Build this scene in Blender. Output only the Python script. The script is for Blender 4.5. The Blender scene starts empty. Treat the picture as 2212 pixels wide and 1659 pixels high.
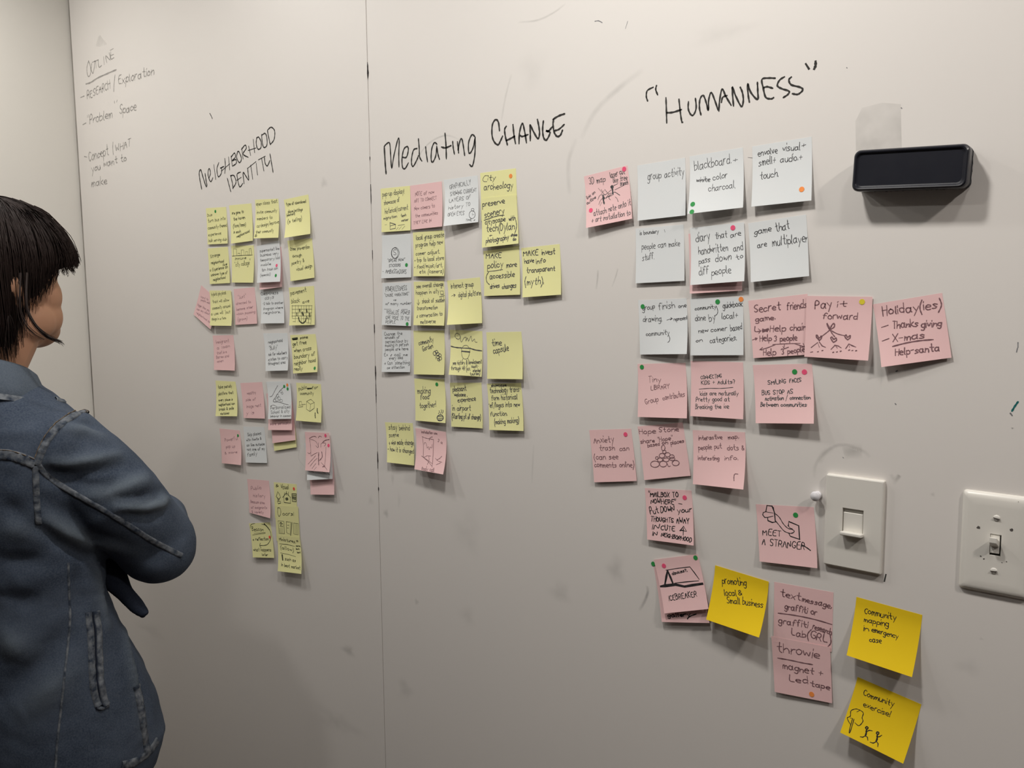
import bpy, bmesh, math, random
from mathutils import Vector, Matrix
from mathutils.bvhtree import BVHTree

W_PX, H_PX = 2212, 1659
F_PX = 1882.483
YAW, PITCH, ROLL = -0.686897, -0.111437, -0.00818543
CAM = Vector((0.0, -1.06641, 1.5))
SC = bpy.context.scene
COL = SC.collection

# ------------------------------------------------------------ camera
def cam_axes():
    cy, sy, cp, sp = math.cos(YAW), math.sin(YAW), math.cos(PITCH), math.sin(PITCH)
    f = Vector((sy*cp, cy*cp, sp)); r = Vector((cy, -sy, 0)); u = r.cross(f)
    cr, sr = math.cos(ROLL), math.sin(ROLL)
    return cr*r + sr*u, -sr*r + cr*u, f
AX_R, AX_U, AX_F = cam_axes()
cd = bpy.data.cameras.new('camera'); cam = bpy.data.objects.new('camera', cd); COL.objects.link(cam)
cam.matrix_world = Matrix(((AX_R.x, AX_U.x, -AX_F.x, CAM.x), (AX_R.y, AX_U.y, -AX_F.y, CAM.y), (AX_R.z, AX_U.z, -AX_F.z, CAM.z), (0, 0, 0, 1)))
cd.sensor_width = 36.0; cd.lens = F_PX*36.0/W_PX; cd.clip_start = 0.05
SC.camera = cam

# ------------------------------------------------------------ world, lights, exposure
wd = bpy.data.worlds.new('world'); SC.world = wd; wd.use_nodes = True
wd.node_tree.nodes['Background'].inputs[0].default_value = (0.9, 0.93, 1.0, 1)
wd.node_tree.nodes['Background'].inputs[1].default_value = 0.02
def area_light(name, loc, sx, sy, power, color, rot=(0, 0, 0)):
    ld = bpy.data.lights.new(name, 'AREA'); ld.shape = 'RECTANGLE'; ld.size = sx; ld.size_y = sy
    ld.energy = power; ld.color = color
    o = bpy.data.objects.new(name, ld); COL.objects.link(o); o.location = loc; o.rotation_euler = rot
    return o
WARM = (1.0, 0.965, 0.915)
for lx, ly, lp, lc in ((-2.05, -0.55, 4.6, WARM), (-1.35, -0.50, 3.4, WARM), (-0.58, -0.57, 8.5, WARM), (0.10, -0.57, 2.0, WARM), (0.72, -0.58, 11.0, (1.0, 0.92, 0.85)), (-0.95, -1.20, 3.4, WARM)):
    area_light('ceiling_downlight', (lx, ly, 2.37), 0.11, 0.11, lp, lc)
SC.view_settings.view_transform = 'Standard'; SC.view_settings.look = 'None'
SC.view_settings.gamma = 1.0; SC.view_settings.use_curve_mapping = False
SC.view_settings.exposure = 0.0

# ------------------------------------------------------------ helpers
def ray(px, py):
    return AX_R*((px-W_PX/2)/F_PX) + AX_U*(-(py-H_PX/2)/F_PX) + AX_F
def on_wall(px, py, y=0.0):
    """point of the plane parallel to the back wall (y) seen at a pixel of the photograph"""
    d = ray(px, py); return CAM + d*((y-CAM.y)/d.y)
def at_depth(px, py, d):
    return CAM + ray(px, py)*d
def sm(t):
    t = max(0.0, min(1.0, t)); return t*t*(3-2*t)
def s2l(c):
    c /= 255.0
    return c/12.92 if c <= 0.04045 else ((c+0.055)/1.055)**2.4
def mesh_obj(name, verts, faces, mat=None, parent=None, smooth=False):
    me = bpy.data.meshes.new(name); me.from_pydata([tuple(v) for v in verts], [], faces); me.update()
    if mat: me.materials.append(mat)
    if smooth: me.polygons.foreach_set('use_smooth', [True]*len(me.polygons))
    o = bpy.data.objects.new(name, me); COL.objects.link(o)
    if parent: o.parent = parent
    return o
def bm_obj(name, bm, mat=None, parent=None, smooth=False):
    me = bpy.data.meshes.new(name); bm.to_mesh(me); bm.free()
    if mat: me.materials.append(mat)
    if smooth: me.polygons.foreach_set('use_smooth', [True]*len(me.polygons))
    o = bpy.data.objects.new(name, me); COL.objects.link(o)
    if parent: o.parent = parent
    return o
def empty(name, loc=(0, 0, 0), rz=0.0):
    o = bpy.data.objects.new(name, None); COL.objects.link(o); o.location = loc; o.rotation_euler = (0, 0, rz)
    o.empty_display_size = 0.05; return o
def tag(o, label=None, cat=None, group=None, kind=None):
    if label: o['label'] = label
    if cat: o['category'] = cat
    if group: o['group'] = group
    if kind: o['kind'] = kind
    return o
def box_bm(x0, x1, y0, y1, z0, z1, bev=0.0, seg=2):
    bm = bmesh.new(); bmesh.ops.create_cube(bm, size=1)
    for v in bm.verts:
        v.co = Vector(((x0+x1)/2+v.co.x*(x1-x0), (y0+y1)/2+v.co.y*(y1-y0), (z0+z1)/2+v.co.z*(z1-z0)))
    if bev: bmesh.ops.bevel(bm, geom=list(bm.edges), offset=bev, segments=seg, affect='EDGES', profile=0.5)
    return bm

def mat(name, col, rough=0.6, spec=0.3, noise=None, bump=None, metallic=0.0):
    """noise = (scale, amount, second colour) mixes a second colour in; bump = (scale, strength, distance)"""
    m = bpy.data.materials.new(name); m.use_nodes = True; nt = m.node_tree; b = nt.nodes['Principled BSDF']
    b.inputs['Base Color'].default_value = (*col, 1); b.inputs['Roughness'].default_value = rough
    b.inputs['Specular IOR Level'].default_value = spec; b.inputs['Metallic'].default_value = metallic
    tc = nt.nodes.new('ShaderNodeTexCoord')
    if noise:
        n = nt.nodes.new('ShaderNodeTexNoise'); n.inputs['Scale'].default_value = noise[0]; n.inputs['Detail'].default_value = 5
        nt.links.new(tc.outputs['Object'], n.inputs['Vector'])
        r = nt.nodes.new('ShaderNodeMapRange'); r.inputs[1].default_value = 0.35; r.inputs[2].default_value = 0.65
        r.inputs[3].default_value = 0.0; r.inputs[4].default_value = noise[1]
        nt.links.new(n.outputs['Fac'], r.inputs[0])
        mx = nt.nodes.new('ShaderNodeMix'); mx.data_type = 'RGBA'
        mx.inputs[6].default_value = (*col, 1); mx.inputs[7].default_value = (*noise[2], 1)
        nt.links.new(r.outputs[0], mx.inputs[0]); nt.links.new(mx.outputs[2], b.inputs['Base Color'])
    if bump:
        n2 = nt.nodes.new('ShaderNodeTexNoise'); n2.inputs['Scale'].default_value = bump[0]; n2.inputs['Detail'].default_value = 3
        nt.links.new(tc.outputs['Object'], n2.inputs['Vector'])
        bp = nt.nodes.new('ShaderNodeBump'); bp.inputs['Strength'].default_value = bump[1]; bp.inputs['Distance'].default_value = bump[2]
        nt.links.new(n2.outputs['Fac'], bp.inputs['Height']); nt.links.new(bp.outputs['Normal'], b.inputs['Normal'])
    return m
def ink_mat(name, col, alpha=1.0):
    m = mat(name, col, 0.75, 0.15, noise=(260, 0.45, tuple(min(1, c*2.2+0.03) for c in col)))
    if alpha < 1: m.node_tree.nodes['Principled BSDF'].inputs['Alpha'].default_value = alpha
    return m
M = {}
M['board'] = mat('whiteboard_paint', (0.80, 0.765, 0.73), 0.42, 0.25, noise=(2.2, 0.35, (0.775, 0.75, 0.72)), bump=(90, 0.04, 0.0006))
M['wall'] = mat('painted_wall', (0.79, 0.765, 0.71), 0.7, 0.2, noise=(1.5, 0.4, (0.76, 0.74, 0.70)), bump=(180, 0.08, 0.0008))
M['far_wall'] = mat('grey_wall_paint', (0.34, 0.325, 0.31), 0.8, 0.2, noise=(1.5, 0.4, (0.31, 0.30, 0.285)))
M['corner_dark'] = mat('dark_corner_strip', (0.24, 0.22, 0.20), 0.9, 0.1, noise=(9, 0.8, (0.45, 0.43, 0.39)))
M['gap'] = mat('joint_dirt', (0.10, 0.095, 0.085), 0.9, 0.1, noise=(60, 0.8, (0.25, 0.235, 0.21)))
M['grime'] = mat('joint_grime', (0.02, 0.018, 0.018), 0.9, 0.1, noise=(300, 0.6, (0.12, 0.1, 0.1)))
M['floor'] = mat('carpet', (0.06, 0.042, 0.038), 0.95, 0.1, noise=(120, 0.8, (0.09, 0.065, 0.058)), bump=(300, 0.5, 0.003))
M['ceil'] = mat('ceiling_paint', (0.55, 0.54, 0.52), 0.9, 0.1, noise=(30, 0.3, (0.50, 0.49, 0.47)))
M['yellow'] = mat('yellow_note_paper', (0.87, 0.85, 0.42), 0.8, 0.15, noise=(30, 0.35, (0.85, 0.83, 0.45)), bump=(60, 0.05, 0.0008))
M['gold'] = mat('golden_note_paper', (0.92, 0.645, 0.018), 0.8, 0.15, noise=(30, 0.3, (0.88, 0.60, 0.02)), bump=(60, 0.05, 0.0008))
M['pink'] = mat('pink_note_paper', (0.88, 0.585, 0.585), 0.8, 0.15, noise=(30, 0.35, (0.87, 0.605, 0.60)), bump=(60, 0.05, 0.0008))
M['white'] = mat('white_note_paper', (0.76, 0.79, 0.80), 0.8, 0.15, noise=(30, 0.35, (0.79, 0.80, 0.80)), bump=(60, 0.05, 0.0008))
M['green_dot'] = mat('green_sticker', (0.03, 0.30, 0.07), 0.6, 0.3, noise=(300, 0.3, (0.05, 0.33, 0.09)))
M['pink_dot'] = mat('pink_sticker', (0.90, 0.10, 0.22), 0.6, 0.3, noise=(300, 0.3, (0.9, 0.14, 0.26)))
M['orange_dot'] = mat('orange_sticker', (0.95, 0.30, 0.07), 0.6, 0.3, noise=(300, 0.3, (0.95, 0.34, 0.1)))
M['red_dot'] = mat('red_sticker', (0.90, 0.09, 0.06), 0.6, 0.3, noise=(300, 0.3, (0.9, 0.13, 0.1)))
M['yellow_dot'] = mat('yellow_sticker', (0.80, 0.66, 0.04), 0.6, 0.3, noise=(300, 0.3, (0.8, 0.68, 0.1)))
M['K'] = ink_mat('black_marker', (0.018, 0.017, 0.018))
M['P'] = ink_mat('black_pen', (0.065, 0.065, 0.068))
M['Y'] = ink_mat('dark_olive_pen', (0.05, 0.055, 0.03))
M['G'] = ink_mat('grey_pencil_ink', (0.18, 0.18, 0.19))
M['R'] = ink_mat('faded_brown_ink', (0.17, 0.09, 0.10))
M['F'] = ink_mat('faint_grey_ink_on_pink', (0.33, 0.19, 0.21))
M['H'] = ink_mat('heading_marker', (0.03, 0.028, 0.026))
M['O'] = ink_mat('faded_heading_marker', (0.30, 0.285, 0.27))
M['teal'] = ink_mat('teal_marker', (0.01, 0.12, 0.12))
M['plate'] = mat('plate_plastic', (0.80, 0.775, 0.72), 0.32, 0.5, noise=(25, 0.25, (0.77, 0.75, 0.70)))
M['slot'] = mat('slot_plastic', (0.62, 0.60, 0.55), 0.5, 0.3, noise=(40, 0.3, (0.5, 0.48, 0.44)))
M['dark_slot'] = mat('dark_gap', (0.03, 0.028, 0.026), 0.8, 0.1, noise=(40, 0.3, (0.05, 0.05, 0.05)))
M['screw'] = mat('painted_screw', (0.80, 0.78, 0.73), 0.35, 0.5, noise=(200, 0.3, (0.55, 0.53, 0.5)))
M['speck'] = mat('dark_speck', (0.07, 0.06, 0.055), 0.9, 0.1, noise=(500, 0.6, (0.2, 0.19, 0.18)))
M['casing'] = mat('eraser_casing', (0.014, 0.015, 0.022), 0.32, 0.5, noise=(60, 0.4, (0.02, 0.021, 0.028)), bump=(400, 0.05, 0.0004))
M['felt'] = mat('eraser_felt', (0.055, 0.058, 0.062), 0.95, 0.1, noise=(300, 0.7, (0.02, 0.02, 0.022)), bump=(600, 0.8, 0.001))
M['pin'] = mat('pin_plastic', (0.78, 0.77, 0.80), 0.3, 0.5, noise=(100, 0.2, (0.72, 0.71, 0.75)))

def smudge_mat(name, col, amount):
    m = bpy.data.materials.new(name); m.use_nodes = True; nt = m.node_tree; b = nt.nodes['Principled BSDF']
    b.inputs['Base Color'].default_value = (*col, 1); b.inputs['Roughness'].default_value = 0.6
    at = nt.nodes.new('ShaderNodeAttribute'); at.attribute_name = 'soft'
    tc = nt.nodes.new('ShaderNodeTexCoord'); n = nt.nodes.new('ShaderNodeTexNoise'); n.inputs['Scale'].default_value = 45; n.inputs['Detail'].default_value = 6
    nt.links.new(tc.outputs['Object'], n.inputs['Vector'])
    r = nt.nodes.new('ShaderNodeMapRange'); r.inputs[1].default_value = 0.3; r.inputs[2].default_value = 0.7; r.inputs[3].default_value = 0.35*amount; r.inputs[4].default_value = amount
    nt.links.new(n.outputs['Fac'], r.inputs[0])
    mu = nt.nodes.new('ShaderNodeMath'); mu.operation = 'MULTIPLY'
    nt.links.new(r.outputs[0], mu.inputs[0]); nt.links.new(at.outputs['Fac'], mu.inputs[1]); nt.links.new(mu.outputs[0], b.inputs['Alpha'])
    return m
M['smudge'] = smudge_mat('ink_smudge', (0.26, 0.26, 0.25), 0.22)
M['smudge_light'] = smudge_mat('ink_haze', (0.36, 0.36, 0.34), 0.30)
M['smudge_dark'] = smudge_mat('ink_rub', (0.10, 0.10, 0.10), 0.75)

# ------------------------------------------------------------ the room
XL, XR, YF, ZC = -2.3125, 4.9, -5.2, 2.40
wall_back = empty('wall_back', (0, 0, 0)); tag(wall_back, 'white writable wall of large panels with sticky notes and marker headings', kind='structure')
core = bm_obj('panel_backing', box_bm(XL-0.06, XR, 0.012, 0.10, 0, ZC), M['gap'], wall_back)
PANELS = [(XL+0.0070, -1.1982), (-1.1962, 0.0230), (0.0250, 1.2442), (1.2462, 2.4654), (2.4674, 3.6866), (3.6886, XR)]
panel_objs = []
for x0, x1 in PANELS:
    panel_objs.append(bm_obj('wall_panel', box_bm(x0, x1, 0.0, 0.012, 0.0, ZC, 0.0004, 1), M['board'], wall_back))
bm_obj('corner_strip', box_bm(XL, XL+0.0070, 0.0004, 0.012, 0, ZC), M['corner_dark'], wall_back)  # dark mottled strip filling the corner between panel and side wall
wl = bm_obj('wall_left', box_bm(XL-0.10, XL, YF, 0.0115, 0, ZC), M['wall']); tag(wl, 'plain off-white painted side wall meeting the panel wall at the corner', kind='structure')
wr = bm_obj('wall_right', box_bm(XR, XR+0.1, YF, 0.10, 0, ZC), M['far_wall']); tag(wr, 'plain grey painted wall closing the room on the right', kind='structure')
wf = bm_obj('wall_front', box_bm(XL-0.1, XR+0.1, YF-0.1, YF, 0, ZC), M['far_wall']); tag(wf, 'plain grey painted wall behind the camera', kind='structure')
fl = bm_obj('floor', box_bm(XL-0.1, XR+0.1, YF-0.1, 0.10, -0.05, 0), M['floor']); tag(fl, 'dark grey carpet floor', kind='structure')
ce = bm_obj('ceiling', box_bm(XL-0.1, XR+0.1, YF-0.1, 0.10, ZC, ZC+0.05), M['ceil']); tag(ce, 'off-white ceiling', kind='structure')
# blots of dirt and ink in the joint between the first two panels
rnd = random.Random(4)
def joint_blot(py0, py1, wpx):
    vs, fs = [], []; n = max(4, int((py1-py0)/4))
    for i in range(n+1):
        t = i/n; py = py0+(py1-py0)*t; px = 790.3+43*(py/1659.0)
        c = on_wall(px, py); hw = (0.0006+0.0010*wpx*math.sin(math.pi*min(1, max(0, t*0.9+0.05))))*(0.7+0.6*rnd.random())
        vs += [(c.x-hw*0.6, -0.0002, c.z), (c.x+hw, -0.0002, c.z)]
        if i: k = 2*i; fs.append((k-2, k-1, k+1, k))
    mesh_obj('joint_grime', vs, fs, M['grime'], panel_objs[1])
for a in ((134, 170, 2.2), (338, 346, 1.0), (398, 440, 0.7), (540, 560, 0.5), (700, 720, 1.0), (790, 822, 1.4), (824, 870, 0.6), (975, 1012, 1.1), (1052, 1060, 1.6)): joint_blot(*a)
# ------------------------------------------------------------ strokes, handwriting font
FONT_SRC = """a 46,27,06,04,13,33,45 47,44,53|b 0A,03 06,27,46,44,23,03|c 46,27,06,04,23,44|d 46,27,06,04,23,44 4A,43|e 05,45,46,27,06,04,23,43
f 49,3A,19,13 07,37|g 46,27,06,04,23,44 47,41,20,01|h 0A,03 05,27,46,43|i 17,13 19,1A|j 27,21,10 29,2A|k 0A,03 47,05,43|l 1A,14,23
m 07,03 05,17,26,23 25,37,56,53|n 07,03 05,27,46,43|o 27,06,04,23,44,46,27|p 07,00 06,27,46,44,23,04|q 46,27,06,04,23,44 47,40,51|r 07,03 05,17,37
s 46,27,06,25,44,23,03|t 2A,24,33,43 07,47|u 07,04,13,33,45 47,43|v 07,23,47|w 07,13,27,43,57|x 07,43 47,03|y 07,24 47,10|z 07,47,03,43
A 03,2A,43 16,36|B 0A,03 0A,3A,48,07,37,45,33,03|C 49,2A,08,05,23,44|D 0A,03 0A,3A,48,45,23,03|E 4A,0A,03,43 07,37|F 4A,0A,03 07,37
G 49,2A,08,05,23,44,46,26|H 0A,03 4A,43 07,47|I 1A,13|J 3A,34,13,04|K 0A,03 4A,07,43|L 0A,03,43|M 03,0A,25,5A,53|N 03,0A,43,4A
O 2A,08,05,23,45,48,2A|P 03,0A,3A,48,36,06|Q 2A,08,05,23,45,48,2A 24,52|R 03,0A,3A,48,36,06 26,43|S 49,2A,09,07,36,44,23,04|T 0A,4A 2A,23
U 0A,05,23,45,4A|V 0A,23,4A|W 0A,13,28,43,5A|X 0A,43 4A,03|Y 0A,26,4A 26,23|Z 0A,4A,03,43|2 09,2A,48,03,43|3 09,2A,48,27,45,23,04|4 3A,05,45 37,33
. 13,14|, 14,02|! 1A,15 13,14|? 09,2A,48,26,25 23,24|( 3B,17,14,30|) 0B,27,24,00|/ 01,4B|- 06,36|+ 06,46 28,24|& 43,09,2A,38,05,13,33,46
" 0B,09 2B,29|' 1B,19|> 05,55 37,55,33|* 15,25,26,16,15|^ 03,26,26,23 46,27,26|$ 03,46 06,44 15,48,17,04,45,03,36|~ 03,2A,43,03|@ 06,55 05,54 16,44,07,56,15,43,57"""
GLYPH = {}
for part in FONT_SRC.replace('\n', '|').split('|'):
    ch, rest = part[0], part[2:]
    GLYPH[ch] = [[(int(p[0], 16), int(p[1], 16)-3) for p in s.split(',')] for s in rest.split(' ')]
def chaikin(p, n=2):
    for _ in range(n):
        if len(p) < 3: break
        closed = (abs(p[0][0]-p[-1][0]) < 1e-9 and abs(p[0][1]-p[-1][1]) < 1e-9)
        q = [p[0]]
        for a, b in zip(p[:-1], p[1:]):
            q.append((a[0]*0.75+b[0]*0.25, a[1]*0.75+b[1]*0.25)); q.append((a[0]*0.25+b[0]*0.75, a[1]*0.25+b[1]*0.75))
        q.append(p[-1]); p = q
    return p
def catmull(p, n=5):
    if len(p) < 3: return list(p)
    out = []; P = [p[0]]+list(p)+[p[-1]]
    for i in range(1, len(P)-2):
        a, b, c, d = P[i-1:i+3]
        for k in range(n):
            t = k/n; t2 = t*t; t3 = t2*t
            out.append(tuple(0.5*(2*b[j]+(c[j]-a[j])*t+(2*a[j]-5*b[j]+4*c[j]-d[j])*t2+(3*b[j]-a[j]-3*c[j]+d[j])*t3) for j in (0, 1)))
    out.append(p[-1]); return out
def text_strokes(txt, A, B, h, rg, slant=0.12):
    """strokes in wall coordinates (x, z); A, B = baseline ends, h = capital height"""
    adv, items = 0.0, []
    for ch in txt:
        if ch == ' ': adv += 4.4; continue
        g = GLYPH.get(ch) or GLYPH['-']
        w = max(p[0] for s in g for p in s); w0 = min(p[0] for s in g for p in s)
        items.append((adv-w0, g)); adv += (w-w0)+1.5
    adv = max(adv-1.5, 1.0)
    dx, dz = B[0]-A[0], B[1]-A[1]; Ln = math.hypot(dx, dz) or 1e-6
    ex, ez = dx/Ln, dz/Ln; ux, uz = -ez, ex; sx = Ln/adv; sy = h/7.7; out = []
    for off, g in items:
        jy = rg.uniform(-0.35, 0.35); js = rg.uniform(0.88, 1.12); jr = rg.uniform(-0.08, 0.08)
        for s in g:
            pts = []
            for (x, y) in s:
                x1 = x+rg.uniform(-0.3, 0.3)+slant*y+jr*y; y1 = y*js+jy+rg.uniform(-0.3, 0.3)
                X = (off+x1)*sx; Y = y1*sy
                pts.append((A[0]+ex*X+ux*Y, A[1]+ez*X+uz*Y))
            out.append(chaikin(pts, 2))
    return out
def ribbon(verts, faces, pts, w, surf, rg=None, taper=True):
    """flat inked line of width w along pts (wall x, z); surf maps (x, z) to a 3-D point on the paper"""
    q = [pts[0]]
    for p in pts[1:]:
        if math.hypot(p[0]-q[-1][0], p[1]-q[-1][1]) > 1e-5: q.append(p)
    if len(q) < 2: q.append((q[0][0]+w*0.5, q[0][1]))
    n = len(q); base = len(verts)
    for i in range(n):
        a = q[max(0, i-1)]; b = q[min(n-1, i+1)]
        dx, dz = b[0]-a[0], b[1]-a[1]; L = math.hypot(dx, dz) or 1e-6; dx /= L; dz /= L
        k = w*0.44*(1.0+(0.18*math.sin(i*1.7+base) if rg else 0))
        x, z = q[i]
        if i == 0: x -= dx*w*0.35; z -= dz*w*0.35; k *= 0.7 if taper else 1
        if i == n-1: x += dx*w*0.35; z += dz*w*0.35; k *= 0.7 if taper else 1
        verts.append(surf(x-dz*k, z+dx*k)); verts.append(surf(x+dz*k, z-dx*k))
        if i: j = base+2*i; faces.append((j-2, j-1, j+1, j))
FR = {'A': (400, 400, 6.506), 'B': (400, 640, 6.506), 'C': (440, 880, 6.506), 'D': (440, 1030, 6.506), 'E': (800, 350, 5.027), 'F': (800, 600, 5.027),
      'G': (800, 740, 5.027), 'H': (1240, 290, 3.95), 'I': (1360, 620, 5.267), 'J': (1600, 600, 4.608), 'K': (1240, 890, 5.267), 'L': (1360, 1170, 4.608),
      'M': (1600, 1240, 3.959), 'N': (1600, 930, 3.614), 'P': (120, 60, 4.609), 'Q': (400, 220, 4.809), 'R': (800, 220, 4.809), 'S': (1360, 100, 4.809), 'T': (0, 0, 1.0)}
def fpx(fr, x, y):
    ox, oy, s = FR[fr]; return ox+x/s, oy+y/s
def fw(fr, x, y):
    p = on_wall(*fpx(fr, x, y)); return (p.x, p.z)
def parse_marks(lines, rg):
    """-> strokes [(ink or None, width factor, points)], dots [(x, z, colour, where)]"""
    fr = 'T'; strokes = []; dots = []
    for ln in lines:
        ln = ln.strip()
        if not ln: continue
        c, rest = ln[0], ln[1:].strip()
        if c == '@': fr = rest
        elif c == 't':
            a = rest.split(' ', 5); x0, y0, x1, y1, h = map(float, a[:5])
            A = fw(fr, x0, y0); B = fw(fr, x1, y1); mx, my = (x0+x1)/2, (y0+y1)/2
            C0 = fw(fr, mx, my); C1 = fw(fr, mx, my-h); hh = math.hypot(C1[0]-C0[0], C1[1]-C0[1])
            for s in text_strokes(a[5], A, B, hh, rg): strokes.append((1.0, s))
        elif c == 's':
            a = list(map(float, rest.split())); w = a[0]; P = [fw(fr, a[i], a[i+1]) for i in range(1, len(a), 2)]
            strokes.append((w, catmull(P)))
        elif c == 'l':
            a = list(map(float, rest.split())); w = a[0]; P = [fw(fr, a[i], a[i+1]) for i in range(1, len(a), 2)]
            strokes.append((w, P))
        elif c == 'c':
            w, cx, cy, rx, ry = map(float, rest.split())
            strokes.append((w, [fw(fr, cx+rx*math.cos(k*math.pi/8+1), cy+ry*math.sin(k*math.pi/8+1)) for k in range(18)]))
        elif c == 'd':
            a = rest.split(' ', 3); x, y = fw(fr, float(a[0]), float(a[1])); dots.append((x, y, a[2], a[3]))
    return strokes, dots
# ------------------------------------------------------------ writing on the wall panels
def wall_surf(x, z): return (x, -0.00015, z)
def wall_writing(name, label, src, ink, width, panel, seed=1):
    rg = random.Random(seed); st, _ = parse_marks(src.strip().split('\n'), rg); vs, fs = [], []
    for w, s in st: ribbon(vs, fs, s, width*w, wall_surf, rg)
    o = mesh_obj(name, vs, fs, M[ink], panel); o['label'] = label; return o
P_L, P_R = panel_objs[0], panel_objs[1]
wall_writing('handwritten_list', 'faded grey marker list reading OUTLINE, Research/Exploration, "Problem" Space, Concept/what you want to make', """@P
s 1 330 330 312 400 322 480 345 470 350 400 330 330
s 1 360 360 355 410 372 455 385 400 392 330
s 1 365 345 425 320
s 1 400 335 405 400
s 1 425 320 432 392 460 375
s 1 478 290 485 365
s 1 510 345 500 280 545 320 535 250
s 1 550 240 552 310 582 298
s 1 552 278 578 265
s 1 545 225 575 208
s 1.4 303 560 350 545 420 500 520 455 605 418
l 1.2 250 695 285 680
t 318 712 545 600 84 RESEARCH
s 1 592 470 583 560 580 635
t 628 565 982 462 92 Exploration
l 1.2 272 965 303 948
t 318 965 565 890 95 "Problem
t 578 800 602 792 70 "
t 640 858 803 822 96 Space
l 1.2 287 1282 312 1288
t 335 1330 528 1262 100 Concept
s 1 572 1140 570 1200 575 1262
t 600 1240 750 1175 82 WHAT
t 360 1440 615 1345 84 you want
t 650 1342 705 1325 74 to
t 360 1588 512 1548 84 make""", 'O', 0.0031, P_L, 2)
wall_writing('marker_heading', 'black marker heading reading NEIGHBORHOOD IDENTITY', """@Q
s 1.2 172 905 152 800 146 738 162 706 185 780 215 872 226 868 215 800 207 745
s 1 245 795 262 750 256 700 242 705 240 770 265 830 288 790
s 1 298 655 318 805
s 1 350 632 330 700 345 778 375 745 378 690 365 690 402 672
s 1 412 590 418 660 412 742
s 1 452 575 462 705
s 1 378 718 462 645
s 1 478 565 490 665
s 1 478 575 512 532 522 575 488 612 528 600 530 640 492 668
s 1 545 518 535 580 565 632 585 590 560 520 545 518
s 1 588 482 602 592
s 1 585 495 622 450 635 482 602 542 655 576
s 1 660 462 680 555
s 1 708 392 722 525
s 1 655 505 735 480
s 1 745 370 738 430 755 490 785 480 790 420 765 368 745 375
s 1 795 340 800 410 815 472 848 455 850 380 832 328 800 345
s 1 855 298 868 370 885 445
s 1 858 292 892 264 925 290 932 340 920 400 885 442
s 1 438 795 455 860 474 932
s 1 472 765 490 840 498 900
s 1 472 770 505 765 528 820 520 860 495 898
s 1 575 730 540 750 545 800 560 870 575 882 598 848
s 1 538 815 582 785
s 1 612 848 602 735 630 770 660 812 655 750 650 690
s 1 648 692 735 622
s 1 682 660 702 802
s 1 738 640 752 758
s 1 762 602 832 565
s 1 795 590 818 716
s 1 822 570 832 640 855 665 880 610
s 1 882 542 898 640 914 732""", 'H', 0.0030, P_L, 3)
wall_writing('marker_heading', 'black marker heading reading Mediating CHANGE', """@R
s 1.3 164 745 155 640 145 465
s 1 145 465 165 440 200 430 212 560 222 690 245 560 285 395 300 400 296 540 298 675
s 1 335 575 375 575 395 500 385 465 350 490 330 580 335 680 362 692 395 635
s 1 485 485 450 500 430 580 430 650 448 668 485 600 500 560
s 1 500 385 508 480 512 570 535 614
s 1 575 468 582 540 595 622
s 1 692 440 665 425 638 490 632 600 650 625 680 560 690 470
s 1 690 460 702 540 718 596
s 1.1 776 328 786 450 790 590
s 1.1 740 470 782 478 838 455
s 1 856 412 862 480 874 542
s 1 905 415 912 480 917 530
s 1 912 500 930 410 950 385 965 450 980 556
s 1 1085 360 1055 343 1022 420 1022 520 1040 530 1070 470 1090 370
s 1 1088 370 1088 520 1072 630 1055 672 1032 652
s 1.1 1342 298 1330 210 1300 186 1268 240 1265 350 1290 420 1328 446 1350 410 1374 358
s 1.1 1412 255 1395 290 1405 370 1424 446
s 1.1 1482 238 1492 340 1508 432
s 1.1 1412 402 1450 385 1500 358
s 1.1 1545 432 1550 320 1578 225 1600 290 1622 424
s 1 1558 350 1580 360 1638 340
s 1.1 1662 402 1662 320 1660 240 1690 300 1740 382 1758 330 1750 250 1736 184
s 1.1 1798 200 1790 290 1800 370 1828 398 1862 340 1862 310 1825 300 1850 305 1888 262
s 1.1 2018 125 1960 145 1898 182
s 1.1 1905 182 1898 240 1912 320 1942 360 1975 345 1996 296
s 1 1915 300 1960 285 2014 236""", 'H', 0.0031, P_R, 4)
wall_writing('marker_heading', 'black marker heading reading "HUMANNESS" in quotation marks', """@S
s 1 188 568 174 520 185 460 245 426
s 1 280 408 272 450 292 504
s 1 378 535 382 640 386 795
s 1 513 550 528 690 542 780 552 790
s 1.1 388 690 450 686 538 658
s 1 612 576 610 650 635 708 665 712 692 640 684 542
s 1 742 712 726 640 732 550 765 510 795 580 818 668 822 560 848 480 885 560 918 660
s 1 928 672 936 560 962 444 1000 520 1055 612
s 1 954 582 968 530 1012 512
s 1 1080 620 1070 500 1068 422 1100 510 1162 627 1182 560 1172 480 1150 426
s 1 1245 580 1232 500 1227 388 1260 480 1330 554 1332 470 1328 376
s 1 1512 332 1440 330 1375 345 1390 440 1415 530 1470 546 1496 534
s 1 1395 430 1430 420 1486 436
s 1 1608 318 1560 350 1535 408 1580 440 1655 466 1645 500 1598 532
s 1 1680 320 1655 350 1680 400 1770 425 1800 452 1765 490 1735 500 1692 492
s 1.5 1832 185 1862 232
s 1.4 1932 158 1932 200 1918 235""", 'H', 0.0026, P_R, 5)
wall_writing('stray_mark', 'short stray pen tick above the word NEIGHBORHOOD', "@Q\ns 1 256 120 270 145 283 176", 'H', 0.0022, P_L)
wall_writing('stray_mark', 'short black dash below the dimmer plate', "@N\nl 1 1134 1124 1122 1176", 'H', 0.0022, P_R)
wall_writing('stray_mark', 'teal marker fleck at the right edge', "@T\ns 1 2199 868 2192 878 2186 888", 'teal', 0.0022, P_R)
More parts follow.
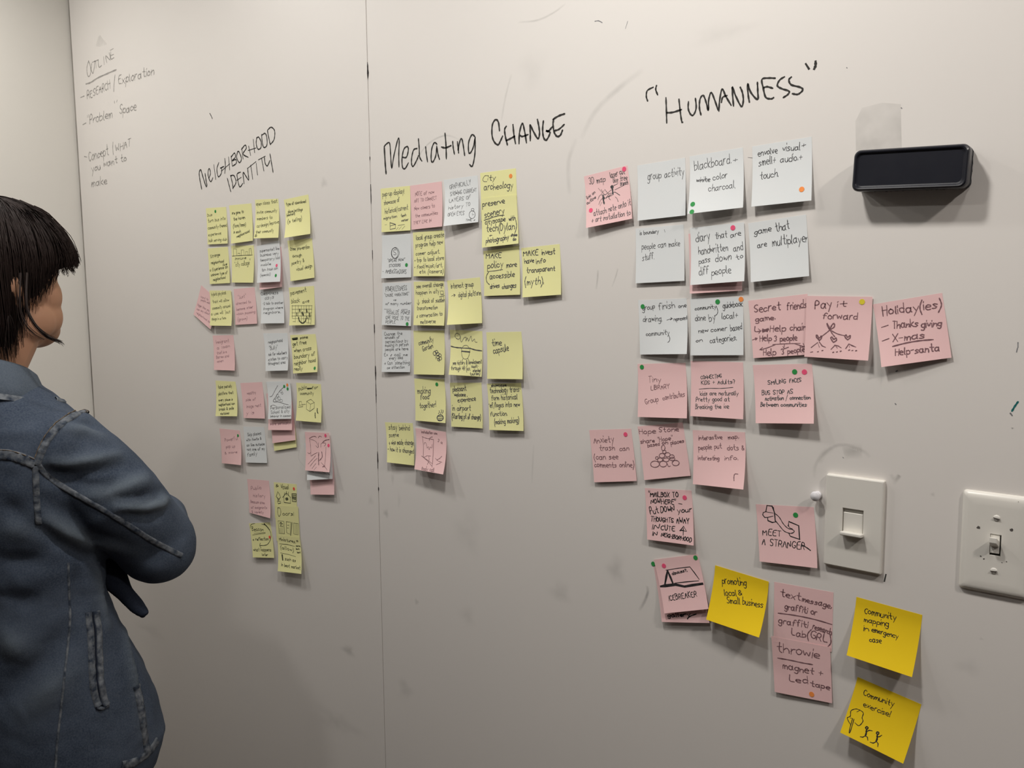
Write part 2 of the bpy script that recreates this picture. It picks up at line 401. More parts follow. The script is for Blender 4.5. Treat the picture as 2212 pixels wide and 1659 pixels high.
wall_writing('stray_mark', 'short grey pen flecks above the headings', "@T\ns 0.7 1285 46 1293 45 1301 49\nl 0.5 1356 46 1351 62\nl 0.7 2199 740 2199 750\nl 0.8 2198 752 2196 760\nl 1.2 2183 893 2186 897\nl 1.1 1936 802 1938 801\nl 1 1934 872 1935 873\nl 0.8 1947 233 1948 234\nl .4 1616 340 1625 341\nl .7 1821 988 1822 989\nl .6 1829 146 1830 147", 'G', 0.0020, P_R)
def soft_strip(name, fr, pts, width, m, panel, k=1.0):
    """soft-edged rubbed ink along a curve"""
    P = catmull([fw(fr, *p) for p in pts], 6); vs, fs, al = [], [], []; n = len(P)
    for i in range(n):
        a = P[max(0, i-1)]; b = P[min(n-1, i+1)]; dx, dz = b[0]-a[0], b[1]-a[1]; L = math.hypot(dx, dz) or 1e-6; dx /= L; dz /= L
        e = math.sin(math.pi*(i+0.2)/(n-0.6))**0.6 if n > 2 else 1
        for j, o in enumerate((-1, -0.5, 0, 0.5, 1)):
            w = width*0.5*o; vs.append((P[i][0]-dz*w, -0.00011, P[i][1]+dx*w)); al.append(k*max(0, e)*(0, 0.6, 1, 0.6, 0)[j])
        if i:
            for j in range(4): q = 5*i+j; fs.append((q-5, q-4, q+1, q))
    o = mesh_obj(name, vs, fs, M[m], panel); at = o.data.attributes.new('soft', 'FLOAT', 'POINT'); at.data.foreach_set('value', al); return o
def soft_blob(name, fr, cx, cy, rx, ry, m, panel, k=1.0):
    c = fw(fr, cx, cy); ex = abs(fw(fr, cx+rx, cy)[0]-c[0]); ez = abs(fw(fr, cx, cy+ry)[1]-c[1]); vs = [(c[0], -0.00011, c[1])]; al = [k]; fs = []
    for r in range(1, 6):
        for a in range(20):
            t = a*math.pi/10; q = r/5*(1+0.18*math.sin(3*t+cx)+0.1*math.sin(5*t+cy)); vs.append((c[0]+ex*q*math.cos(t), -0.00011, c[1]+ez*q*math.sin(t))); al.append(k*(1-sm(r/5)))
            b = 1+(r-1)*20
            if r == 1: fs.append((0, 1+(a+1) % 20, 1+a))
            else: fs.append((b-20+a, b-20+(a+1) % 20, b+(a+1) % 20, b+a))
    o = mesh_obj(name, vs, fs, M[m], panel); at = o.data.attributes.new('soft', 'FLOAT', 'POINT'); at.data.foreach_set('value', al); return o
soft_strip('rubbed_ink', 'N', [(575, 370), (585, 270), (640, 190), (730, 125), (810, 112), (900, 135), (970, 170), (1010, 210)], 0.006, 'smudge', P_R, 0.9)
soft_strip('rubbed_ink', 'N', [(610, 250), (650, 180), (720, 135)], 0.010, 'smudge', P_R, 0.7)
soft_strip('rubbed_ink', 'N', [(800, 170), (860, 160), (950, 165)], 0.020, 'smudge_light', P_R, 1.0)
soft_strip('rubbed_ink', 'N', [(1170, 340), (1200, 380), (1240, 350), (1190, 420)], 0.006, 'smudge_light', P_R, 0.9)
soft_strip('rubbed_ink', 'R', [(485, 700), (500, 590), (560, 480), (660, 395), (780, 350), (880, 372), (960, 430)], 0.004, 'smudge_light', P_R, 0.8)
soft_strip('rubbed_ink', 'L', [(175, 440), (182, 500), (160, 570), (125, 640), (95, 680)], 0.006, 'smudge_dark', P_R, 0.5)
soft_strip('rubbed_ink', 'T', [(1120, 48), (1160, 44), (1195, 28), (1222, 8)], 0.004, 'smudge_light', P_R, 0.9)
soft_strip('rubbed_ink', 'T', [(1255, 300), (1280, 250), (1310, 215), (1350, 180), (1390, 150)], 0.011, 'smudge_light', P_R, 0.55)
soft_strip('rubbed_ink', 'T', [(1230, 420), (1228, 350), (1245, 300)], 0.010, 'smudge_light', P_R, 0.5)
soft_strip('rubbed_ink', 'T', [(1105, 160), (1092, 210), (1083, 262)], 0.005, 'smudge_light', P_R, 0.6)
soft_strip('rubbed_ink', 'T', [(1153, 960), (1151, 1000), (1149, 1045)], 0.004, 'smudge', P_R, 0.7)
soft_strip('rubbed_ink', 'T', [(1288, 625), (1291, 600), (1292, 583)], 0.004, 'smudge_light', P_R, 1)
soft_strip('rubbed_ink', 'T', [(1322, 620), (1330, 598), (1335, 580)], 0.003, 'smudge_light', P_R, 1)
soft_strip('rubbed_ink', 'T', [(650, 960), (645, 990), (660, 1010)], 0.003, 'smudge_light', P_L, 0.6)
for cx, cy, rx, ry, m_, pn, k_ in [(834, 1108, 8, 12, 'smudge', P_R, 1), (848, 1033, 5, 14, 'smudge', P_R, .7), (801, 1082, 8, 14, 'smudge', P_L, .45), (752, 1405, 18, 16, 'smudge_light', P_L, .8),
                        (862, 1080, 5, 22, 'smudge_light', P_R, .4), (900, 1300, 6, 9, 'smudge_light', P_R, .8), (1210, 1280, 30, 30, 'smudge_light', P_R, .5), (1330, 1230, 26, 40, 'smudge_light', P_R, .6),
                        (1010, 1330, 22, 30, 'smudge_light', P_R, .35), (875, 1490, 20, 28, 'smudge_light', P_R, .5), (980, 935, 8, 12, 'smudge_light', P_R, .6), (1010, 1150, 40, 60, 'smudge_light', P_R, .3),
                        (1282, 1010, 40, 60, 'smudge_light', P_R, .35), (730, 1560, 60, 30, 'smudge_light', P_L, .4), (2015, 1068, 7, 6, 'smudge', P_R, .8), (1905, 808, 8, 30, 'smudge_light', P_R, .6),
                        (640, 850, 60, 90, 'smudge_light', P_L, .2), (700, 395, 10, 14, 'smudge_light', P_L, .7), (2090, 1440, 40, 25, 'smudge_light', P_R, .35), (1560, 70, 90, 30, 'smudge_light', P_R, .25), (2187, 925, 4, 3, 'smudge_dark', P_R, .8), (2120, 1380, 7, 4, 'smudge', P_R, .5), (1150, 150, 40, 60, 'smudge_light', P_R, .2), (325, 1360, 40, 20, 'smudge_light', P_L, .3)]:
    soft_blob('smudge', 'T', cx, cy, rx, ry, m_, pn, k_)
# the greyer rectangle left above the eraser, where something used to hang
q = [fw('T', *p) for p in ((1849, 326), (1948, 320), (1946, 225), (1905, 222), (1862, 233), (1848, 262))]
o = mesh_obj('faded_patch', [(x, -0.0001, z) for x, z in q], [(0, 1, 2, 3, 4, 5)], M['smudge_light'], P_R)
o.data.attributes.new('soft', 'FLOAT', 'POINT').data.foreach_set('value', [0.85, 0.75, 0.75, 0.4, 0.3, 0.5]); o['label'] = 'greyer unwashed rectangle above the eraser'
q = [fw('P', *p) for p in ((400, 185), (425, 90), (445, 72), (470, 110), (515, 165), (440, 190))]
o = mesh_obj('faded_patch', [(x, -0.0001, z) for x, z in q], [(0, 1, 2, 3, 4, 5)], M['smudge_light'], P_L)
o.data.attributes.new('soft', 'FLOAT', 'POINT').data.foreach_set('value', [0.3, 0.6, 0.5, 0.6, 0.3, 0.3]); o['label'] = 'faint triangular stain above the word OUTLINE'
# ------------------------------------------------------------ eraser, switch plates, pin
def rr(cx, cz, hx, hz, r, n=6):
    out = []
    for k, (sx, sz) in enumerate(((1, 1), (-1, 1), (-1, -1), (1, -1))):
        for i in range(n+1):
            a = math.pi/2*(k+i/n); out.append((cx+sx*(hx-r)+r*math.cos(a), cz+sz*(hz-r)+r*math.sin(a)))
    return out
def rings_obj(name, rings, m, parent, smooth=False, cap0=False, cap1=True):
    vs, fs = [], []; n = len(rings[0])
    for r in rings: vs += r
    for k in range(len(rings)-1):
        for i in range(n): a = k*n+i; b = k*n+(i+1) % n; fs.append((a, b, b+n, a+n))
    if cap1: fs.append(tuple(range((len(rings)-1)*n, len(rings)*n)))
    if cap0: fs.append(tuple(reversed(range(n))))
    o = mesh_obj(name, vs, fs, m, parent, smooth); return o
def plate_rings(cx, cz, hx, hz, prof, rot=0.0):
    """prof: list of (inset, y, corner radius)"""
    out = []
    for ins, y, r in prof:
        out.append([Vector((x, y, z)) for x, z in rr(0, 0, hx-ins, hz-ins, max(r, 0.0004))])
    R = Matrix.Rotation(rot, 4, 'Y')
    return [[R @ p + Vector((cx, 0, cz)) for p in ring] for ring in out]
# eraser: 120 x 47 mm, 28 mm deep, tilted slightly
er = empty('whiteboard_eraser', (-0.2835, 0, 1.6262)); tag(er, 'black felt whiteboard eraser stuck high on the wall above the light switches', 'eraser')
tilt = 0.040
def er_local(rings): return [[p for p in r] for r in rings]
HX, HZ = 0.0605, 0.0232
pr = [(0.0015, -0.0130, 0.007), (0.0002, -0.0140, 0.0075), (0.0, -0.0245, 0.0075), (0.0008, -0.0268, 0.0072), (0.0022, -0.0280, 0.0066), (0.0036, -0.0276, 0.006), (0.0046, -0.0262, 0.0055), (0.0060, -0.0258, 0.005)]
rings_obj('casing', plate_rings(0, 0, HX, HZ, pr, tilt), M['casing'], er, cap0=True)
rg = random.Random(8); fr_ = []
for ins, y, r in [(0.0016, -0.0005, 0.006), (0.0012, -0.004, 0.006), (0.0016, -0.008, 0.006), (0.0010, -0.011, 0.006), (0.0018, -0.0135, 0.006)]:
    ring = plate_rings(0, 0, HX, HZ, [(ins, y, r)], tilt)[0]
    # densify then roughen the felt edge
    d = []
    for i in range(len(ring)):
        a, b = ring[i], ring[(i+1) % len(ring)]; m_ = max(1, int((b-a).length/0.0025)); d += [a.lerp(b, k/m_) for k in range(m_)]
    fr_.append([Vector((p.x+rg.uniform(-.0005, .0005), p.y, p.z+rg.uniform(-.0007, .0005))) for p in d])
rings_obj('felt_pad', fr_, M['felt'], er, cap0=True)
# dimmer plate
dm = empty('dimmer_switch', (-0.3358, 0, 1.2100)); tag(dm, 'white rectangular dimmer plate with a slider, left of the toggle switch', 'light switch')
def framed_plate(name, hx, hz, ox, oz, hole, depth, m, parent, bev=0.0018, crown=0.0):
    """plate with a rectangular hole (hole half width, half height); built as quads between outer and inner loops"""
    n = 6; outer = rr(0, 0, hx, hz, 0.0015, n); N_ = len(outer)
    prof = [(0.0, 0.0), (0.0, -(depth-bev)), (bev*0.35, -(depth-bev*0.3)), (bev, -depth)]
    rings = [[(x*(hx-i)/hx, y, z*(hz-i)/hz) for x, z in outer] for i, y in prof]
    hh, hv = hole
    def proj(x, z):
        k = max(abs(x)/hx, abs(z)/hz); return (ox+x/k/hx*hh, oz+z/k/hz*hv)
    inner = [proj(x, z) for x, z in outer]
    for t in ((0.5, 0.0), (1.0, 0.0)):
        rings.append([((1-t[0])*x*(hx-bev)/hx+t[0]*ix, -depth-crown*t[0], (1-t[0])*z*(hz-bev)/hz+t[0]*iz) for (x, z), (ix, iz) in zip(outer, inner)])
    rings.append([(ix, -depth*0.35, iz) for ix, iz in inner])
    vs = [v for r in rings for v in r]; fs = []
    for k in range(len(rings)-1):
        for i in range(N_): a = k*N_+i; b = k*N_+(i+1) % N_; fs.append((a, b, b+N_, a+N_))
    return mesh_obj(name, vs, fs, m, parent)
framed_plate('plate', 0.0344, 0.0573, -0.0005, 0.0012, (0.0125, 0.0172), 0.0060, M['plate'], dm)
bm_obj('slot', box_bm(-0.0136, 0.0126, -0.0024, -0.0004, -0.0166, 0.0190), M['slot'], dm)
bm_obj('slider_cover', box_bm(-0.0120, 0.0110, -0.0046, -0.0024, -0.0156, 0.0128, 0.0004, 1), M['plate'], dm)
sl = box_bm(-0.0125, 0.0132, -0.0160, -0.0044, -0.0150, -0.0105, 0.0012, 2)
for v in sl.verts: v.co.z += (v.co.y+0.005)*-0.12
bm_obj('slider', sl, M['plate'], dm)
# toggle plate
tg = empty('toggle_switch', (-0.1820, 0, 1.2120)); tag(tg, 'white toggle light switch plate with two screws at the right edge', 'light switch')
def crowned_plate(name, hx, hz, hole, m, parent):
    n = 6; outer = rr(0, 0, hx, hz, 0.004, n); N_ = len(outer); rings = []
    for ins, y in ((0, 0), (0.0003, -0.0015), (0.0018, -0.0036), (0.0042, -0.0050), (0.0075, -0.0056), (0.014, -0.0058)):
        rings.append([(x*(hx-ins)/hx, y, z*(hz-ins)/hz) for x, z in outer])
    hh, hv = hole
    inner = []
    for x, z in outer:
        k = max(abs(x)/hx, abs(z)/hz); inner.append((x/k/hx*hh, z/k/hz*hv))
    rings.append([(ix, -0.0058, iz) for ix, iz in inner]); rings.append([(ix, -0.0020, iz) for ix, iz in inner])
    vs = [v for r in rings for v in r]; fs = []
    for k in range(len(rings)-1):
        for i in range(N_): a = k*N_+i; b = k*N_+(i+1) % N_; fs.append((a, b, b+N_, a+N_))
    o = mesh_obj(name, vs, fs, m, parent)
    o.data.polygons.foreach_set('use_smooth', [k < 5*N_ and k >= N_ for k in range(len(fs))]); return o
crowned_plate('plate', 0.0355, 0.0572, (0.0055, 0.0122), M['plate'], tg)
bm_obj('slot', box_bm(-0.0056, 0.0056, -0.0026, -0.0004, -0.0124, 0.0124), M['dark_slot'], tg)
t = box_bm(-0.0050, 0.0036, -0.0165, -0.0024, -0.0040, 0.0040, 0.0011, 2)
for v in t.verts:
    k = (-v.co.y-0.0024)/0.014; v.co.z = v.co.z*(1-0.12*k)+k*0.0075; v.co.x *= (1-0.1*k)
bm_obj('toggle', t, M['plate'], tg)
bm_obj('toggle_base', box_bm(-0.0054, 0.0040, -0.0050, -0.0026, -0.0096, 0.0120, 0.0004, 1), M['plate'], tg)
def screw(z, ang, parent):
    bm = bmesh.new(); bmesh.ops.create_uvsphere(bm, u_segments=20, v_segments=10, radius=0.0036)
    for v in bm.verts: v.co = Vector((v.co.x, -v.co.z*0.30, v.co.y))
    o = bm_obj('screw', bm, M['screw'], parent, True); o.location = (0, -0.0059, z)
    s = bm_obj('screw_slot', box_bm(-0.0032, 0.0032, -0.00170, -0.0005, -0.0003, 0.0003), M['speck'], o); s.rotation_euler = (0, ang, 0)
screw(0.0304, 0.15, tg); screw(-0.0294, -0.1, tg)
def tz(zx, zy, y=-0.0060):
    p = on_wall(*fpx('N', zx, zy), y); return p.x-tg.location.x, p.z-tg.location.z
rg = random.Random(3)
for zx, zy, r in ((1857, 757, 0.0020), (2115, 775, 0.0018), (1873, 980, 0.0009), (1898, 1002, 0.0009), (2040, 1032, 0.0007), (2075, 1024, 0.0007), (2168, 557, 0.0005)):
    x, z = tz(zx, zy); n = 9
    vs = [(x+r*math.cos(k*2*math.pi/n)*rg.uniform(.6, 1.2), -0.00592, z+r*math.sin(k*2*math.pi/n)*rg.uniform(.6, 1.2)) for k in range(n)]
    mesh_obj('speck', vs, [tuple(range(n))], M['speck'], tg)
# push pin
pc = on_wall(*fpx('N', 585, 512), -0.008)
pn = empty('push_pin', (pc.x, 0, pc.z)); tag(pn, 'small white push pin in the wall beside the dimmer plate', 'push pin')
prof = [(0.0, 0.0008), (0.0002, 0.0050), (0.0014, 0.0052), (0.0020, 0.0034), (0.0045, 0.0032), (0.0062, 0.0040), (0.0072, 0.0056), (0.0098, 0.0062), (0.0112, 0.0052), (0.0117, 0.0)]
vs = []; fs = []
for d_, r in prof:
    for k in range(20): a = k*math.pi/10; vs.append((r*math.cos(a), -d_, r*math.sin(a)))
for k in range(len(prof)-1):
    for i in range(20): a = k*20+i; b = k*20+(i+1) % 20; fs.append((a, b, b+20, a+20))
mesh_obj('pin_head', vs, fs, M['pin'], pn, True)
